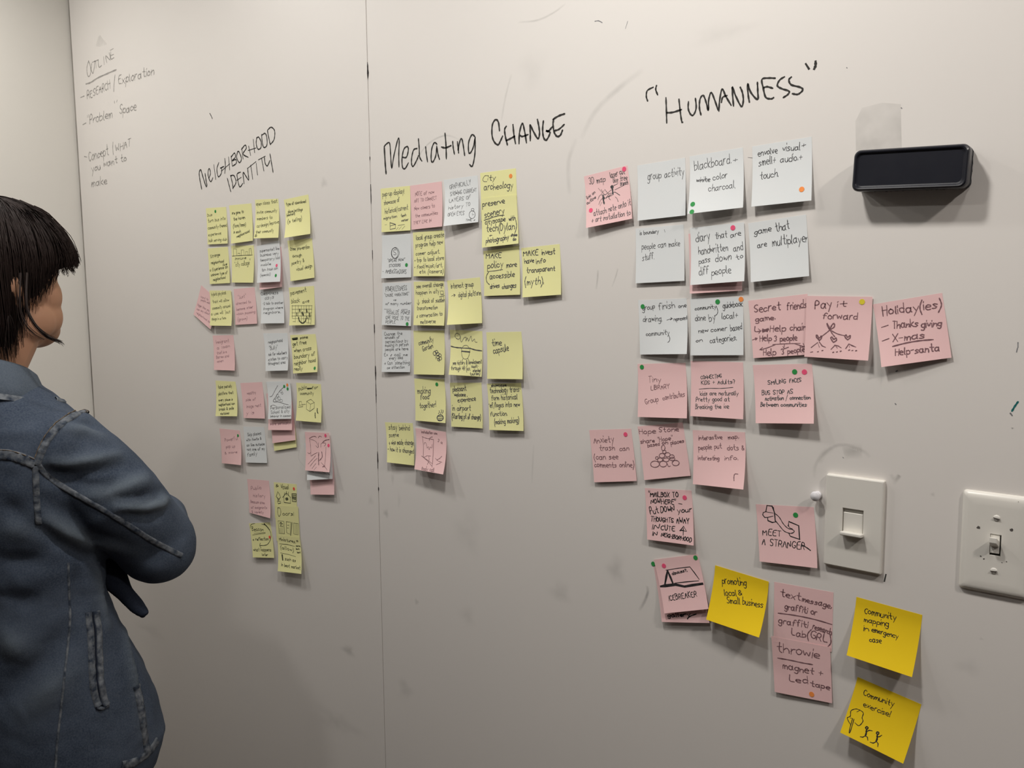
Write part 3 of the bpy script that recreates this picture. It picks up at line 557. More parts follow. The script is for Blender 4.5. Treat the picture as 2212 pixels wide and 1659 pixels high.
# ------------------------------------------------------------ sticky notes
# header: # nick | corners TL TR BR BL (photo pixels) | paper | lift of BL, BR (mm) | base offset (mm) | ink | pen width (mm) | label
NOTES = r"""
#bus note|444.6,450 488.4,446.9 491.5,526 448.4,528.3|yellow|3 4|0|Y|1.1|yellow sticky note starting 'bus', top left note under Neighborhood Identity
@A
t 310 440 375 430 50 bus
t 315 525 560 485 55 turn bus into
t 320 625 580 580 52 community-themed
t 325 720 500 690 48 experience
t 330 800 580 775 45 bulk serving club
d 423 369 green near the top edge
#haven note|494.5,443.8 542.9,439.2 546,519.9 499.1,526.3|yellow|7 4|0|Y|1.3|yellow sticky note about a haven, second in the top row under Neighborhood Identity
@A
t 650 412 815 390 45 Are gone to
t 670 500 835 470 48 the haven
t 665 600 845 570 55 (form/temp)
t 675 680 775 665 45 in each
t 720 742 900 660 40 neighborhood
#open class note|550.6,431.5 601,429.2 601,513.4 547.6,515|yellow|11 8|0|Y|1.1|yellow sticky note reading 'open class that invite community members', third in Neighborhood top row
@A
t 990 290 1290 245 55 open class that
t 995 405 1280 375 48 invite community
t 995 495 1210 470 48 members to
t 995 600 1305 535 55 co-design/improve
t 985 680 1235 655 45 their community
t 970 730 1005 720 35 &
#abandoned place note|612.9,431.5 665.9,420 670.2,505.3 613.7,513.7|yellow|15 6|0|Y|1.2|yellow note 'type of abandoned', curled lower left corner, fourth in top row
@A
t 1408 288 1690 245 45 type of abandoned
t 1425 392 1640 358 45 place/settings
t 1405 440 1525 412 36 (abstract)
t 1420 540 1625 490 55 (is telling)
#strange note|448.4,536.8 492.2,533 496.8,611.3 453,613.7|yellow|3 3|0|Y|1.3|yellow sticky note reading 'Strange neighborhood', second down in the leftmost Neighborhood column
@A
t 355 1025 485 990 48 Strange
t 360 1112 540 1085 45 neighborhood
t 525 1140 585 1120 40 like
t 345 1215 595 1165 48 o Experience an
t 360 1280 590 1245 42 unknown type of
t 390 1350 565 1310 45 neighborhood
#city collage note|499.1,530.7 548.3,529.9 546.8,610.6 500.7,610.3|yellow|5 5|0|Y|1.1|yellow sticky note with a drawn skyline and the words "city collage"
@A
s 1.3 655 997 780 990 940 982
l 1 675 990 675 895 720 900 718 990
l 0.9 735 990 735 958 765 958 765 988
l 1 785 988 785 912 820 910 822 985
l 0.9 845 985 845 935 875 935 875 983
l 1.1 893 982 900 892 922 885 930 980
t 695 1055 850 1038 48 immune
t 690 1148 910 1115 70 "city collage"
#pink note behind the supermarket note|556,540 607.5,533 609,619.8 560.6,626|pink|6 5|0|F|1.0|pink sticky note peeking out behind the white supermarket note with red and green dots
#supermarket note|553.7,532.2 602.9,519.1 604.4,608.3 555.2,610.9|white|10 11|1.2|P|1.0|white note with pink and green dots at right, lying over a pink note
@A
t 1040 945 1310 905 45 supermarket like
t 1045 1005 1295 975 45 business very
t 1040 1075 1310 1035 42 temporary/old
t 1050 1142 1190 1122 38 mobile
t 1065 1212 1285 1185 45 turn trash can
t 1050 1285 1190 1265 38 (special)
d 1270 1130 pink at the right edge
d 1265 1270 green near the lower right corner
#crime prevention note|620.6,519.9 673.6,514.5 679,599.8 627.5,607.5|yellow|5 4|0|Y|1.2|yellow sticky note reading 'Crime prevention through poetry & visual design'
@A
t 1470 925 1745 890 55 Crime prevention
t 1500 1020 1630 1000 45 through
t 1490 1122 1665 1080 55 poetry &
t 1560 1208 1780 1150 55 visual design
#tilted pink note|434.6,616 471.5,648.3 454.6,711.5 417.7,679.2|pink|3 6|0|F|1.0|pink sticky note turned diagonally, sticking out left from behind a yellow note
@B
t 215 20 320 60 38 hard to
t 215 60 340 112 36 people walk
t 170 128 330 215 36 bigger than you
t 160 190 335 265 36 can say about
t 155 240 340 375 36 neighborhood as
#hybrid note|452.3,627.5 498.4,627.5 499.6,703.8 453,703.3|yellow|9 9|1.5|Y|1.1|yellow note starting 'hybrid physical', overlapping the diagonal pink note at the left
@A
t 365 1560 570 1530 52 hybrid physical
@B
t 375 98 605 70 45 that will allow
t 370 190 620 155 48 community around
t 355 272 620 235 48 a use will "put
t 365 342 565 322 42 things in a form
#directed pink note|504.5,624.4 549.9,620.6 555.2,699.2 508.4,701.8|pink|3 3|0|F|1.1|pink sticky note with faint writing between a yellow note and the white Cleanliness note
@A
t 740 1600 850 1578 45 "Just"
@B
t 715 122 920 92 40 directed to
t 720 202 950 165 42 become order
t 720 268 980 232 38 which passing
t 740 348 870 325 45 (grown)
#cleanliness note|561.4,626.7 610.6,625.2 614,698.1 562.9,698.7|white|8 5|0|P|1.0|white sticky note reading 'Cleanliness days' with lines below it
@A
t 1060 1552 1305 1528 48 Cleanliness
t 1110 1612 1240 1590 52 days
@B
t 1080 122 1370 105 38 -2 talk to another
t 1090 195 1365 172 38 Program where
t 1090 252 1335 235 38 neighbors,
#pavement note|623.6,621.3 678.2,617.5 679.4,701.8 624.7,703|yellow|9 3|0|Y|1.3|yellow sticky note reading 'pavement block ave' above a drawn grid with a smiling face
@A
t 1475 1545 1700 1498 68 pavement
@B
t 1480 102 1600 85 68 block
t 1640 102 1735 82 48 ave
l .9 1488 135 1780 132
l .9 1490 185 1775 182
l .9 1490 235 1775 232
l .9 1490 280 1770 276
l .9 1500 312 1765 318
l .9 1510 355 1765 378
l .9 1492 130 1498 310
l .9 1540 130 1545 360
l .9 1580 130 1585 365
l .9 1625 130 1628 370
l .9 1660 130 1662 375
l .9 1695 130 1695 375
l .9 1735 130 1730 380
l .9 1775 130 1765 395
l 4 1600 190 1602 210
l 4 1700 188 1705 215
l 3.5 1560 240 1562 265
l 5 1640 235 1650 260
l 4 1745 245 1748 285
l 3 1705 290 1712 310
s 2.6 1590 300 1605 350 1650 378 1685 350 1695 312
#faint pink immigrant note|459.2,724.8 503.7,723.8 506.8,800.6 462.2,799.1|pink|6 7|0|F|1.2|pink sticky note with faint writing, standing alone in the fourth Neighborhood row
@B
t 430 668 610 642 48 Immigrant
t 440 748 620 715 45 a loan
t 440 818 575 795 42 trust is a
t 430 878 605 855 40 Barren and
t 445 932 530 918 34 open
#bully note|568.3,719.9 620.6,719.2 621.3,800.2 573.7,801.4|white|8 9|0|P|1.1|white sticky note reading 'neighborhood "Bully"', in the fourth Neighborhood row
@B
t 1160 668 1360 640 48 neighborhood
t 1170 760 1290 735 55 "Bully"
t 1160 840 1415 812 45 Ask for volunteers
t 1160 908 1430 882 45 system to carry
t 1160 968 1400 945 45 throughout area
#cross boundary note|626.7,723.8 681.3,721.5 685.1,803.7 633.3,806.8|yellow|6 9|0|Y|1.4|yellow note reading 'some get free when cross boundary', green dot lower right
@B
l 4.5 1508 600 1570 592
l 3 1515 612 1565 605
t 1610 602 1720 590 45 some
t 1505 702 1695 668 60 get free
t 1525 792 1760 755 60 when cross
t 1525 882 1810 835 62 boundary of
t 1530 972 1820 922 60 neighbor hood
t 1530 1045 1645 1035 52 really
d 1815 1012 green in the lower right corner
#parody note|465.3,822.1 508.4,824.4 512.2,899.2 465.4,898.8|yellow|9 9|0|Y|1.4|yellow sticky note reading 'take parody platform', leftmost in the fifth Neighborhood row
@B
t 455 1300 650 1280 48 take parody
t 455 1395 665 1370 45 platform that
t 460 1480 655 1465 38 every place is
t 460 1545 685 1525 40 neighborhood can
t 470 1610 675 1590 45 break & smile
@C
t 235 105 355 95 36 mistakes
#wealthy pink note|519.1,827.5 566,825.2 572.2,904.3 526.1,903|pink|4 5|0|F|1.2|pink note with faint writing between the 'parody' yellow note and the curve-drawing white note
@B
t 865 1385 990 1370 48 wealthy
t 845 1475 985 1465 42 side of
t 860 1570 1060 1550 45 image rest
@C
t 595 105 710 92 50 y is
#lowest yellow note in the curve stack|584,892 633,886 640.6,966 592.2,974|yellow|3 3|0|Y|1.0|yellow sticky note at the bottom of the stack hanging below the curve drawing
#blank pink note in the curve stack|580,870 631,866 638.3,950.7 588.3,957.6|pink|5 5|0.8|F|1.0|blank pink note second from the bottom of the stack below the curve drawing
#more seriously note|575,850 627,850 630.6,929.2 579.1,928.9|pink|8 8|1.8|F|1.3|pink note edge reading 'more seriously', directly beneath the white curve-drawing note
@C
t 930 252 1205 235 42 more seriously
#curve drawing note|575.2,824.4 625.9,822.9 628.7,904.6 579.1,905.4|white|10 10|2.6|P|1.0|white note with a rising curve drawing, two green dots and an orange dot
@B
s 1.2 1175 1415 1205 1405 1230 1365 1260 1310 1295 1255
s 1.2 1380 1278 1325 1325 1270 1400 1222 1482 1300 1490 1370 1512 1442 1530
c .9 1245 1470 18 22
c .9 1275 1455 20 25
c .9 1285 1400 15 22
c .9 1305 1440 17 24
c .9 1335 1470 20 18
c .9 1335 1340 14 20
c .9 1350 1365 12 15
s 1 1185 1550 1225 1532 1280 1555
t 1190 1592 1465 1575 50 Personalized
@C
t 940 95 1195 72 50 School & city
t 935 140 1220 132 36 behavior in common
d 1385 1268 @B green left of the orange dot
d 1430 1248 @B orange in the top right corner
d 1430 1303 @B green under the orange dot
#cube drawing note|639.8,826.7 692.8,829.8 693.3,913 638.6,908.4|yellow|9 7|0|Y|1.2|yellow sticky note with a drawn cube and small computer, right end of fifth Neighborhood row
@B
t 1590 1325 1705 1298 60 public
l 4 1715 1300 1768 1296
t 1780 1312 1860 1295 48 for
t 1605 1388 1795 1382 48 community
l 1 1695 1480 1755 1450 1805 1495 1805 1575 1745 1620 1695 1590 1695 1480
l 1 1695 1480 1750 1520 1805 1495
l 1 1750 1520 1745 1620
l 1 1590 1525 1590 1485 1620 1480 1630 1530 1585 1535
l 1.3 1580 1560 1640 1555 1640 1530
l 1.3 1630 1525 1680 1520
@C
s 2.5 1588 20 1588 55 1600 85
s 2.2 1560 78 1560 110 1566 148
#powerful pink note|473.8,925.3 517.6,930 520.7,1004.8 479.2,1000.6|pink|5 9|0|F|1.3|pink note with faint writing and one green dot, beside the pale 'Skip places' note
@C
t 290 485 470 455 52 Powerful
t 305 575 430 565 48 pop up
t 290 662 460 645 38 & more
d 475 398 green in the top right corner
#skip places note|525.3,921.5 570.6,922.3 576.8,1000.2 530.7,999.1|white|4 3|0|P|1.2|pale grey-blue sticky note reading 'Skip places with facts', lower Neighborhood group
@C
t 615 408 805 382 48 Skip places
t 595 478 805 455 38 with facts &
t 600 548 850 532 40 as like outside
t 605 612 855 598 40 not one of my
t 610 692 750 672 55 family
#pink note at the bottom of the red dot stack|664,992 718,990 722,1068.7 670.6,1068.3|pink|6 7|0|F|1.0|blank pink sticky note hanging lowest of the three-note stack with red dots
#white note in the red dot stack|657,958 714,955 718.2,1034.5 663.2,1037.1|white|9 8|1|P|1.0|white sticky note edge between the two pink notes of the red-dot stack
@C
l 1 1500 900 1540 915
l 1.5 1650 905 1720 935
l 1 1730 920 1765 950
#installation sketch note|658.3,933 710.5,935.3 711.3,1020.2 659,1016|pink|9 14|2.2|R|1.1|pink sticky note with a dark sketch and two red dots, top of its stack
@C
s 1.4 1475 440 1520 415 1560 410 1575 425
s 1.1 1600 430 1625 405 1650 420
s 1 1485 450 1560 480 1600 560
s 1 1480 450 1488 560 1492 685
s 1.2 1495 690 1540 660 1582 640
s 1 1600 500 1590 570 1560 540
s 2.6 1600 640 1600 720 1608 808
s 2 1640 630 1650 700 1615 750
s 1.8 1655 500 1690 470 1750 455
s 1.1 1630 565 1640 510 1700 510 1680 550
s 1 1460 800 1520 730 1560 680
s 1 1490 830 1540 760 1580 720
s 1 1520 862 1550 815 1570 790
s 1 1550 880 1580 840
s 1 1700 560 1695 700 1690 830
s 2 1665 840 1690 825 1690 840
s 1 1640 780 1690 830 1730 880
s 1.2 1450 640 1470 655 1485 640
d 1707 397 pink near the top right corner
d 1737 540 pink on the right edge
#faint pink public note|533.8,1034.5 580.6,1038.3 583.7,1119.5 538.4,1107.5|pink|3 8|0|F|1.3|pink sticky note with faint writing above the yellow 'Beacon' note
@C
t 660 1162 805 1150 50 Public
t 690 1258 855 1270 50 history
t 655 1342 850 1362 42 Because area
t 665 1422 885 1428 38 of immigrants
t 675 1482 840 1490 34 & variety
#visual houses note|591.4,1041.5 640.6,1046.1 641.5,1124 594,1119|yellow|0.8 0.8|0|Y|1.4|yellow note with three drawn houses and a red dot, top of the tall yellow strip
@D
t 1010 145 1050 135 38 &
t 1090 170 1195 172 70 Visual
l 1.3 1040 210 1018 280 1050 315 1080 290 1060 240 1040 210
l 1.8 1035 290 1045 340 1060 320
l 1.2 1035 345 1080 345 1082 368 1045 380 1035 345
l 1.4 1110 290 1160 225 1220 290
l 1.4 1125 280 1130 360 1222 372 1215 285
l 1.4 1135 225 1130 265
l 1.6 1162 205 1160 255
l 1.6 1190 215 1185 265
c 2.4 1168 312 15 12
l 2 1240 240 1300 240 1298 350 1245 345 1240 240
l 2.2 1250 262 1290 262
l 2.6 1250 285 1292 288
l 2.6 1252 305 1290 310
l 1.2 1255 325 1290 325
d 1268 168 red near the top right corner
#doors note|593.7,1090.7 643.7,1094.6 647.5,1172 597.8,1168|yellow|0.8 0.8|1.0|Y|1.3|yellow note reading 'Doors!' over three drawn doors, middle of the tall yellow strip
@D
s 1.1 1045 430 1040 500 1060 560 1085 500 1070 440 1040 435
t 1110 540 1265 545 58 oors!
l 1.1 1045 620 1125 625 1135 800 1060 795 1045 620
l 1.1 1065 650 1110 655 1115 700 1070 695
c 1.3 1085 660 12 20
l 1 1065 720 1075 790
l 1 1085 720 1092 790
l 1 1105 720 1112 790
l 1.1 1160 630 1165 785 1215 810
l 1.2 1160 630 1225 640 1215 800
l 1.9 1240 645 1222 825
l 1.2 1175 680 1195 680
l 1.2 1172 720 1192 720
l 1 1262 650 1325 655 1325 815 1265 805 1262 650
l 1 1285 655 1285 810
l 1 1303 655 1305 812
#miniatures note|597.5,1156 646.7,1160.6 650.6,1239.8 599.9,1233.7|yellow|10 11|2.0|Y|1.4|yellow note reading 'Miniatures', bottom of the tall yellow strip
@D
t 1055 895 1285 935 50 Miniatures,
t 1295 912 1320 915 40 a
l 1 1055 945 1160 955 1265 982
t 1065 1015 1250 1060 52 (allow)
t 1285 985 1342 988 28 more
t 1285 1030 1330 1030 28 but
t 1298 1078 1345 1078 24 last
l 1 1065 1075 1170 1095 1278 1128
l 5 1090 1110 1098 1165
t 1130 1175 1280 1200 50 such as
t 1085 1258 1350 1305 48 In best market
#beacon note|537.6,1130.7 583.7,1128.4 592.2,1205.2 546,1204|yellow|6 5|0|Y|1.4|yellow sticky note reading 'Beacon' with an oval arc and a red dot
@D
t 675 762 835 765 60 Beacon
l 1 680 820 860 795
l 1 700 797 860 785
s 1 650 725 660 680 690 660 720 655
s 1.2 815 665 880 690 930 770 938 850 915 920 870 962 780 968
s 1.2 790 935 780 968 800 1000
t 680 902 905 892 45 > reflection
t 695 1045 945 1048 50 what happens
t 820 1110 900 1110 34 later
l 3 850 660 885 700
l 3 880 690 918 745
d 920 850 red at the right side
#pop-up display note|821.9,407.7 885.5,401.3 886.5,497.6 823.9,501.6|yellow|4 3|0|P|1.1|yellow sticky note reading 'pop-up display showcase of', just right of the panel joint
@E
t 130 375 365 340 60 pop-up display!
t 145 468 315 432 55 showcase of
t 155 562 405 512 58 historical/current
t 140 628 285 602 34 migration
t 330 598 385 588 34 tech
t 335 648 410 635 28 worker
l 1.5 210 658 213 732 272 720 272 678 210 658
l 1.3 212 695 272 678
l .8 155 683 175 680
l 1 300 690 370 678
l .8 280 738 302 710
l .8 310 732 338 700
l .8 345 730 375 695
#art pink note|885.5,401.3 954.2,391.8 955.2,489.2 888.5,496.2|pink|3 4|0.3|R|0.8|pink sticky note in thin grey capitals, between a yellow and a white note top left
@E
t 485 372 690 342 48 NOTE of now
t 475 442 715 408 42 ART TO CONNECT
t 475 525 695 492 45 New comers to
t 485 602 730 568 42 the communities
t 465 678 660 652 38 THEY LIVE IN
#graphically note|958.1,388.8 1031.7,378.8 1032.7,479.7 958.1,488.3|white|14 6|0|P|0.8|white sticky note reading 'GRAPHICALLY' with a drawn pocket watch
@E
t 850 298 1085 245 55 GRAPHICALLY
t 855 370 1145 322 48 SHOWING CURRENT
t 840 442 1080 400 46 LAYERS OF
t 835 520 1075 475 46 history TO
t 830 592 1010 572 46 OPEN EYES
t 1030 640 1135 638 24 TIME ^
c 1.3 1100 572 34 42
c 1.1 1104 518 15 15
l .9 1100 550 1102 575 1120 570
#city archeology note|1037.3,373.9 1114.3,363.5 1117.3,466.4 1039.7,477.3|yellow|0.8 0.8|0|P|1.4|yellow note reading 'City archeology' with an orange dot, topmost under Mediating Change
@E
s .7 1285 150 1245 150 1222 185 1230 210 1265 212
t 1275 200 1355 195 55 ity
t 1235 308 1545 278 80 archeology
d 1524 152 orange in the top right corner
#preserve scenery note|1038.7,428.6 1114.7,420.6 1119.9,526 1041.1,535|yellow|6 5|1.2|P|1.5|yellow note reading 'preserve scenery cityscape with tech', overlapping the 'City archeology' note
@E
t 1215 488 1455 448 66 preserve
t 1235 605 1445 558 80 scenery
s 1 1228 634 1300 608 1380 585 1448 578
t 1240 682 1460 638 62 cityscape
t 1500 642 1570 628 55 with
t 1255 758 1580 728 85 tech(Dylan)
t 1285 812 1312 808 28 +
t 1255 885 1500 838 60 photography
t 1520 815 1590 800 34 +Poke
t 1545 855 1580 850 34 Go
#speak stickers note|824.9,508.1 887.5,505.2 887.9,599.1 823.5,601|white|5 3|0|P|1.0|white sticky note with a circled letter S and a green dot
@E
c 1.3 260 990 38 58
c 1 268 988 42 60
t 246 1012 276 1010 60 S
t 180 1088 370 1075 34 "SPEAK NOW"
t 200 1142 325 1135 34 STICKERS
t 130 1208 390 1212 48 - AMBASSADORS
d 390 1118 green near the right edge
#local group note|891.9,502.2 959.1,497.2 959.1,596.3 893.1,596.7|yellow|4 6|0|P|1.1|yellow note starting 'local group create program help new comer'
@E
t 495 848 795 812 58 local group create
t 488 928 780 892 58 program help new
t 490 1015 745 992 48 comer adjust.
t 480 1088 790 1062 50 * trip to local store
t 480 1158 780 1138 48 * food/music/art,
t 535 1208 790 1205 48 etc. (camera)
#make policy note|1044.3,542.6 1120.7,530.6 1123.3,636.5 1045.7,639.4|yellow|3 4|0|P|1.5|yellow note reading 'MAKE policy more accessible'
@E
t 1255 1045 1420 1040 68 MAKE
t 1270 1158 1435 1142 78 policy
t 1475 1148 1585 1135 62 more
l 1 1268 1190 1350 1182 1432 1168
s 1 1285 1190 1258 1240 1262 1300 1292 1332
t 1295 1272 1560 1245 70 accessible
t 1300 1375 1400 1362 52 drives
t 1430 1378 1580 1362 58 changes
#make invest note|1125.8,536 1208.8,527 1211.8,636.5 1128.2,642.4|yellow|8 5|0|P|1.5|yellow note reading 'MAKE invest have info transparent (myth)'
@E
t 1658 1022 1815 1010 66 MAKE
t 1860 1008 2000 998 66 invest
t 1668 1105 1770 1090 60 have
t 1795 1108 1895 1090 60 info
t 1690 1205 2000 1178 62 transparent
t 1670 1335 1875 1325 80 (myth).
#powerlessness note|825.9,611.6 888.5,610.2 887.5,704.4 824.3,701.9|white|5 4|0|P|0.9|white note reading 'POWERLESSNESS' with a ruled line and a green dot
@F
t 165 152 395 135 58 POWERLESSNESS
t 150 208 415 190 34 "CAUSE VARIATIONS"
t 245 252 275 248 24 vs
t 160 298 440 290 34 of many number
l 1.1 145 342 400 345
t 170 398 425 400 48 VISUALIZE POWER
t 165 452 420 465 46 GIVE VOICE TO THE
t 165 495 270 495 36 PEOPLE
d 400 502 green in the lower right corner
#overall change note|893.5,608.6 959.1,606.6 959.1,703.4 893.1,702.4|yellow|7 8|0|P|1.1|yellow note starting 'see overall change happen in city' with a drawn little robot
@F
t 495 112 790 90 50 see overall change
t 490 185 740 165 50 happen in city
l 1.2 755 145 785 145 787 180 755 180 755 145
l 1.1 742 207 800 195
l 1.2 765 185 762 240
l 1.2 780 185 790 250
t 555 278 800 262 55 shock of sudden
l 1.2 512 238 515 298
l 1.2 500 275 515 298 528 270
t 500 352 720 340 45 transformation
t 500 435 775 410 50 ^ conversation to
t 545 498 705 490 48 metaverse
#interest group note|965.5,606 1036.7,599 1041.1,697.9 965.1,701.9|yellow|15 5|0|P|1.2|yellow note reading 'interest group > digital platform', curled at the lower left
@F
t 868 118 1115 92 58 interest group
t 868 212 910 198 45 >
t 945 215 1195 188 62 digital platform
#mindset note|824.9,713 887.5,713.8 885.5,803.9 824.3,803.3|white|6 3|0|P|0.9|white note filled with small capitals, directly above bare wall near the joint
@F
t 150 630 345 620 42 Change the
t 155 665 315 660 34 mindset of
t 160 712 405 700 40 perceptions by
t 155 752 410 738 40 making in person
t 155 795 410 785 36 people are here.
t 145 852 400 850 36 Ex ^ call me
t 200 890 350 882 40 every idea
t 145 945 430 938 44 > Can 'something'
t 180 990 370 985 34 as attention
#community garden note|893.1,714.4 959.1,713.8 959.1,809.9 893.9,808.5|yellow|4 7|0|P|1.3|yellow note reading 'community garden' with scribbled flowers
@F
t 525 738 680 692 62 community
t 565 800 675 762 62 Garden
c 1.1 692 822 16 22
c 1.1 712 808 14 18
c 1.1 725 832 15 20
c 1.1 728 862 15 18
c 1.1 748 845 14 18
c 1.1 752 878 16 18
c 1.1 735 890 12 14
l 1 700 845 706 885
l 1 742 890 745 915
#headset drawing note|971.5,712.4 1041.7,715.4 1040.3,813.8 969.1,809.3|yellow|13 5|0|P|1.1|yellow note with a drawn head wearing a headset and history text
@F
s .9 935 665 912 640 925 608 955 610 972 645 950 668 922 662
s .9 968 640 978 700 1010 655 1035 650 1028 690 1050 655 1058 690 1090 635 1098 692 1125 665 1132 698 1155 700
s 2 855 745 920 760 980 764
s 2 1070 766 1130 785 1205 795
l 2.2 978 765 1072 768 1072 808 980 800 978 765
s .9 990 760 1002 742 1030 735 1050 745 1062 768
s .9 976 800 984 850 1005 882 1040 882 1062 845 1066 800
s .9 995 882 988 900 990 915
s .9 1048 880 1058 895 1052 912
t 885 948 1205 930 46 see history & development
t 870 1000 1080 1008 50 through VR (ex.
t 1095 985 1170 972 34 West-
t 1110 1025 1195 1020 36 oriented
t 1080 1060 1190 1056 36 tourism)
#time capsule note|1050.3,717.8 1125.8,716.4 1128.6,819.2 1052.2,818.4|yellow|6 8|0|P|1.5|yellow note reading 'time capsule'
@F
t 1315 745 1420 732 80 time
t 1330 825 1495 790 82 capsule
#making food note|894.5,817.8 959.1,818.8 962.1,913.9 897.1,908.3|yellow|5 9|0|P|1.4|yellow note reading 'making food together!' with a green dot
@F
t 510 1262 645 1255 74 making
t 540 1325 630 1318 64 food
t 530 1418 705 1405 66 together!
c 1.4 756 1522 34 32
l 1.3 730 1505 785 1512
l 1.3 728 1525 788 1530
l 1.3 735 1542 780 1545
s 1 735 1478 745 1460 740 1445
s 1 755 1478 768 1455 762 1435
s 1 775 1475 785 1455 780 1438
d 718 1158 green near the top right corner
#pleasant welcome note|971.5,826.8 1039.7,826.8 1042.3,925.4 975.1,921.4|yellow|4 4|0|P|1.4|yellow note reading 'pleasant welcome experience in airport'
@F
t 895 1238 1040 1222 62 pleasant
t 910 1292 1030 1288 50 welcome
t 945 1352 1140 1335 58 experience
t 890 1445 1085 1440 60 in airport
t 885 1528 1195 1540 58 (Starting pt of change)
#showcase technology note|1051.6,828.8 1125.3,827.2 1130.6,931 1056.6,928.6|yellow|7 6|0|P|1.3|yellow note starting 'showcase technology transform historical'
@F
t 1310 1188 1475 1180 38 showcase
t 1295 1255 1630 1235 64 technology trans-
t 1310 1332 1590 1322 64 form historical
t 1275 1412 1615 1400 62 ref/logos into new
t 1300 1505 1480 1498 58 function.
t 1345 1595 1610 1572 60 (making making)
#behind scene note|831.4,912.1 891.5,914.1 894.5,1005.6 835.8,998.6|yellow|9 5|0|P|1.3|yellow note reading 'stay behind scene', lowest yellow one right of the panel joint
@G
t 195 945 425 955 64 stay behind
t 195 1028 300 1022 54 scene
t 190 1112 465 1112 62 > who made change
t 185 1178 465 1205 58 * how it is changed
#door sketch note|897.1,924.6 962.7,933 957.1,1024.9 895.1,1013.5|pink|14 17|0.8|R|1.0|pink note with a pencil sketch of a door, lowest one under Mediating Change
@G
t 550 985 720 1000 34 installation use
l 1 555 1025 560 1130 560 1250 600 1275 665 1320
s 1.2 550 1025 600 1045 640 1050 672 1058
l 1 672 1055 665 1200 665 1360
s .9 570 1110 575 1090 590 1100 600 1150 612 1135 622 1170 632 1140 650 1150 655 1110
s 1.2 625 1068 640 1035 665 1028
s 1 540 1235 570 1250 600 1235 640 1238
s 1 560 1250 620 1300 660 1345
s 1 690 1260 720 1290 765 1305
s 1.2 705 1280 735 1265 758 1240
s 1 705 1330 730 1320 750 1310
s 1 610 1330 625 1280 620 1240
t 715 1082 765 1105 40 3 a
t 555 1385 690 1405 46 Apply call
#3D map note|1261.5,381.1 1355.2,357.1 1365.3,472.3 1266.1,492.5|pink|10 7|0|P|1.0|pink note reading '3D map laser cut like tree branch' with two pink dots
@H
t 125 428 262 405 62 3D map
t 308 372 430 335 58 laser cut
t 330 415 450 388 50 like tree
t 390 438 455 425 46 branch
t 105 602 180 545 28 outline
t 105 555 175 500 28 link on
s 2.8 240 520 242 555 250 592
c 2.2 245 545 6 8
s 2.8 318 440 322 480 325 512
c 2.2 318 450 9 10
s .9 330 440 350 430 370 420
s .8 340 475 380 455 420 435
s .8 195 560 215 520 260 515 310 475
s .8 225 470 240 500 260 520
s .8 255 470 270 490 290 510
s .8 200 460 230 495
s .8 260 545 300 520 340 495 385 520
s .8 205 600 215 570 235 545
s .8 215 612 228 580
s .8 300 520 290 545 305 560
s .8 265 550 280 520 310 500
s .8 270 540 295 530 320 520
s .8 345 535 360 550 370 575
s .8 340 490 360 505 385 522
s .8 225 510 250 480
t 165 700 480 605 58 attach note onto it
t 145 755 480 690 50 > art installation to
d 427 297 pink in the top right corner
d 137 649 pink in the lower left corner
#group activity note|1376.7,357.8 1480,340.6 1480.5,465.2 1377.2,476.8|white|5 5|0|P|0.9|white note reading 'group activity'
@H
t 625 390 935 345 75 group activity
#blackboard note|1489.4,338.1 1604.6,318.4 1604.6,448.2 1485.1,462.2|white|14 10|0|P|0.9|white note reading 'blackboard + color charcoal' with two green dots
@H
t 1020 308 1320 250 90 blackboard
t 1335 245 1388 235 46 .+
t 1035 412 1150 402 45 white
l 1 1035 392 1150 382
l 1 1035 400 1145 394
t 1175 395 1300 370 66 color
t 1140 490 1365 458 66 charcoal.
d 1008 597 green above another green dot, lower left
d 1005 662 green below another green dot, lower left
#envolve visual note|1624.8,316.6 1753.4,295.1 1752.7,433 1622.8,446.5|white|9 7|0|P|1.0|white note reading 'envolve visual + smell + audio + touch' with an orange dot
@H
t 1565 188 1730 162 62 envolve
t 1775 150 1925 132 66 visual
t 1940 118 1975 108 48 +
t 1570 268 1715 245 70 smell+
t 1755 242 1940 218 66 audio.+
t 1580 382 1735 362 70 touch.
d 1940 470 orange near the lower right corner
#people make stuff note|1372.9,493.8 1476.7,484.9 1478.5,606.5 1372.9,612|white|4 4|0|P|0.9|white note reading 'people can make stuff'
@H
t 560 860 720 842 36 is boundary
l .8 770 812 775 835
t 575 985 900 950 60 people can make
t 580 1078 680 1065 62 stuff.
#pink note behind the diary note|1487,505 1600,497 1602.8,627.5 1490.1,634.3|pink|5 4|0|F|1.0|pink sticky note peeking out behind the white diary note
#diary note|1490.6,492.5 1607.1,479.9 1607.6,607.2 1491.1,615.8|white|9 10|1.2|P|1.0|white note reading 'diary that are handwritten' with a pink dot on top
@H
t 1035 922 1155 900 84 diary
t 1200 892 1300 880 60 that
t 1330 882 1420 862 52 are
t 1055 1028 1305 992 75 handwritten
t 1355 1002 1435 985 72 and
t 1060 1108 1155 1088 55 pass
t 1200 1092 1335 1075 74 down
t 1380 1072 1435 1052 50 to
t 1065 1208 1145 1192 74 diff
t 1170 1208 1335 1180 70 people
d 1354 798 pink near the top right corner
#game note|1615.9,482.4 1741.3,463.4 1747.6,596.3 1621.8,609.5|white|8 5|0|P|1.1|white note reading 'game that are multiplayer'
@H
t 1535 855 1680 828 58 game
t 1720 832 1835 805 80 that
t 1560 970 1640 955 50 are
t 1690 955 1995 915 84 multiplayer
#group finish note|1378.6,648.5 1483,644.3 1483.4,764.7 1382.4,765.8|white|3 10|0|P|1.0|white note reading 'group finish one drawing' with a green dot top left
@I
t 145 268 285 245 70 group
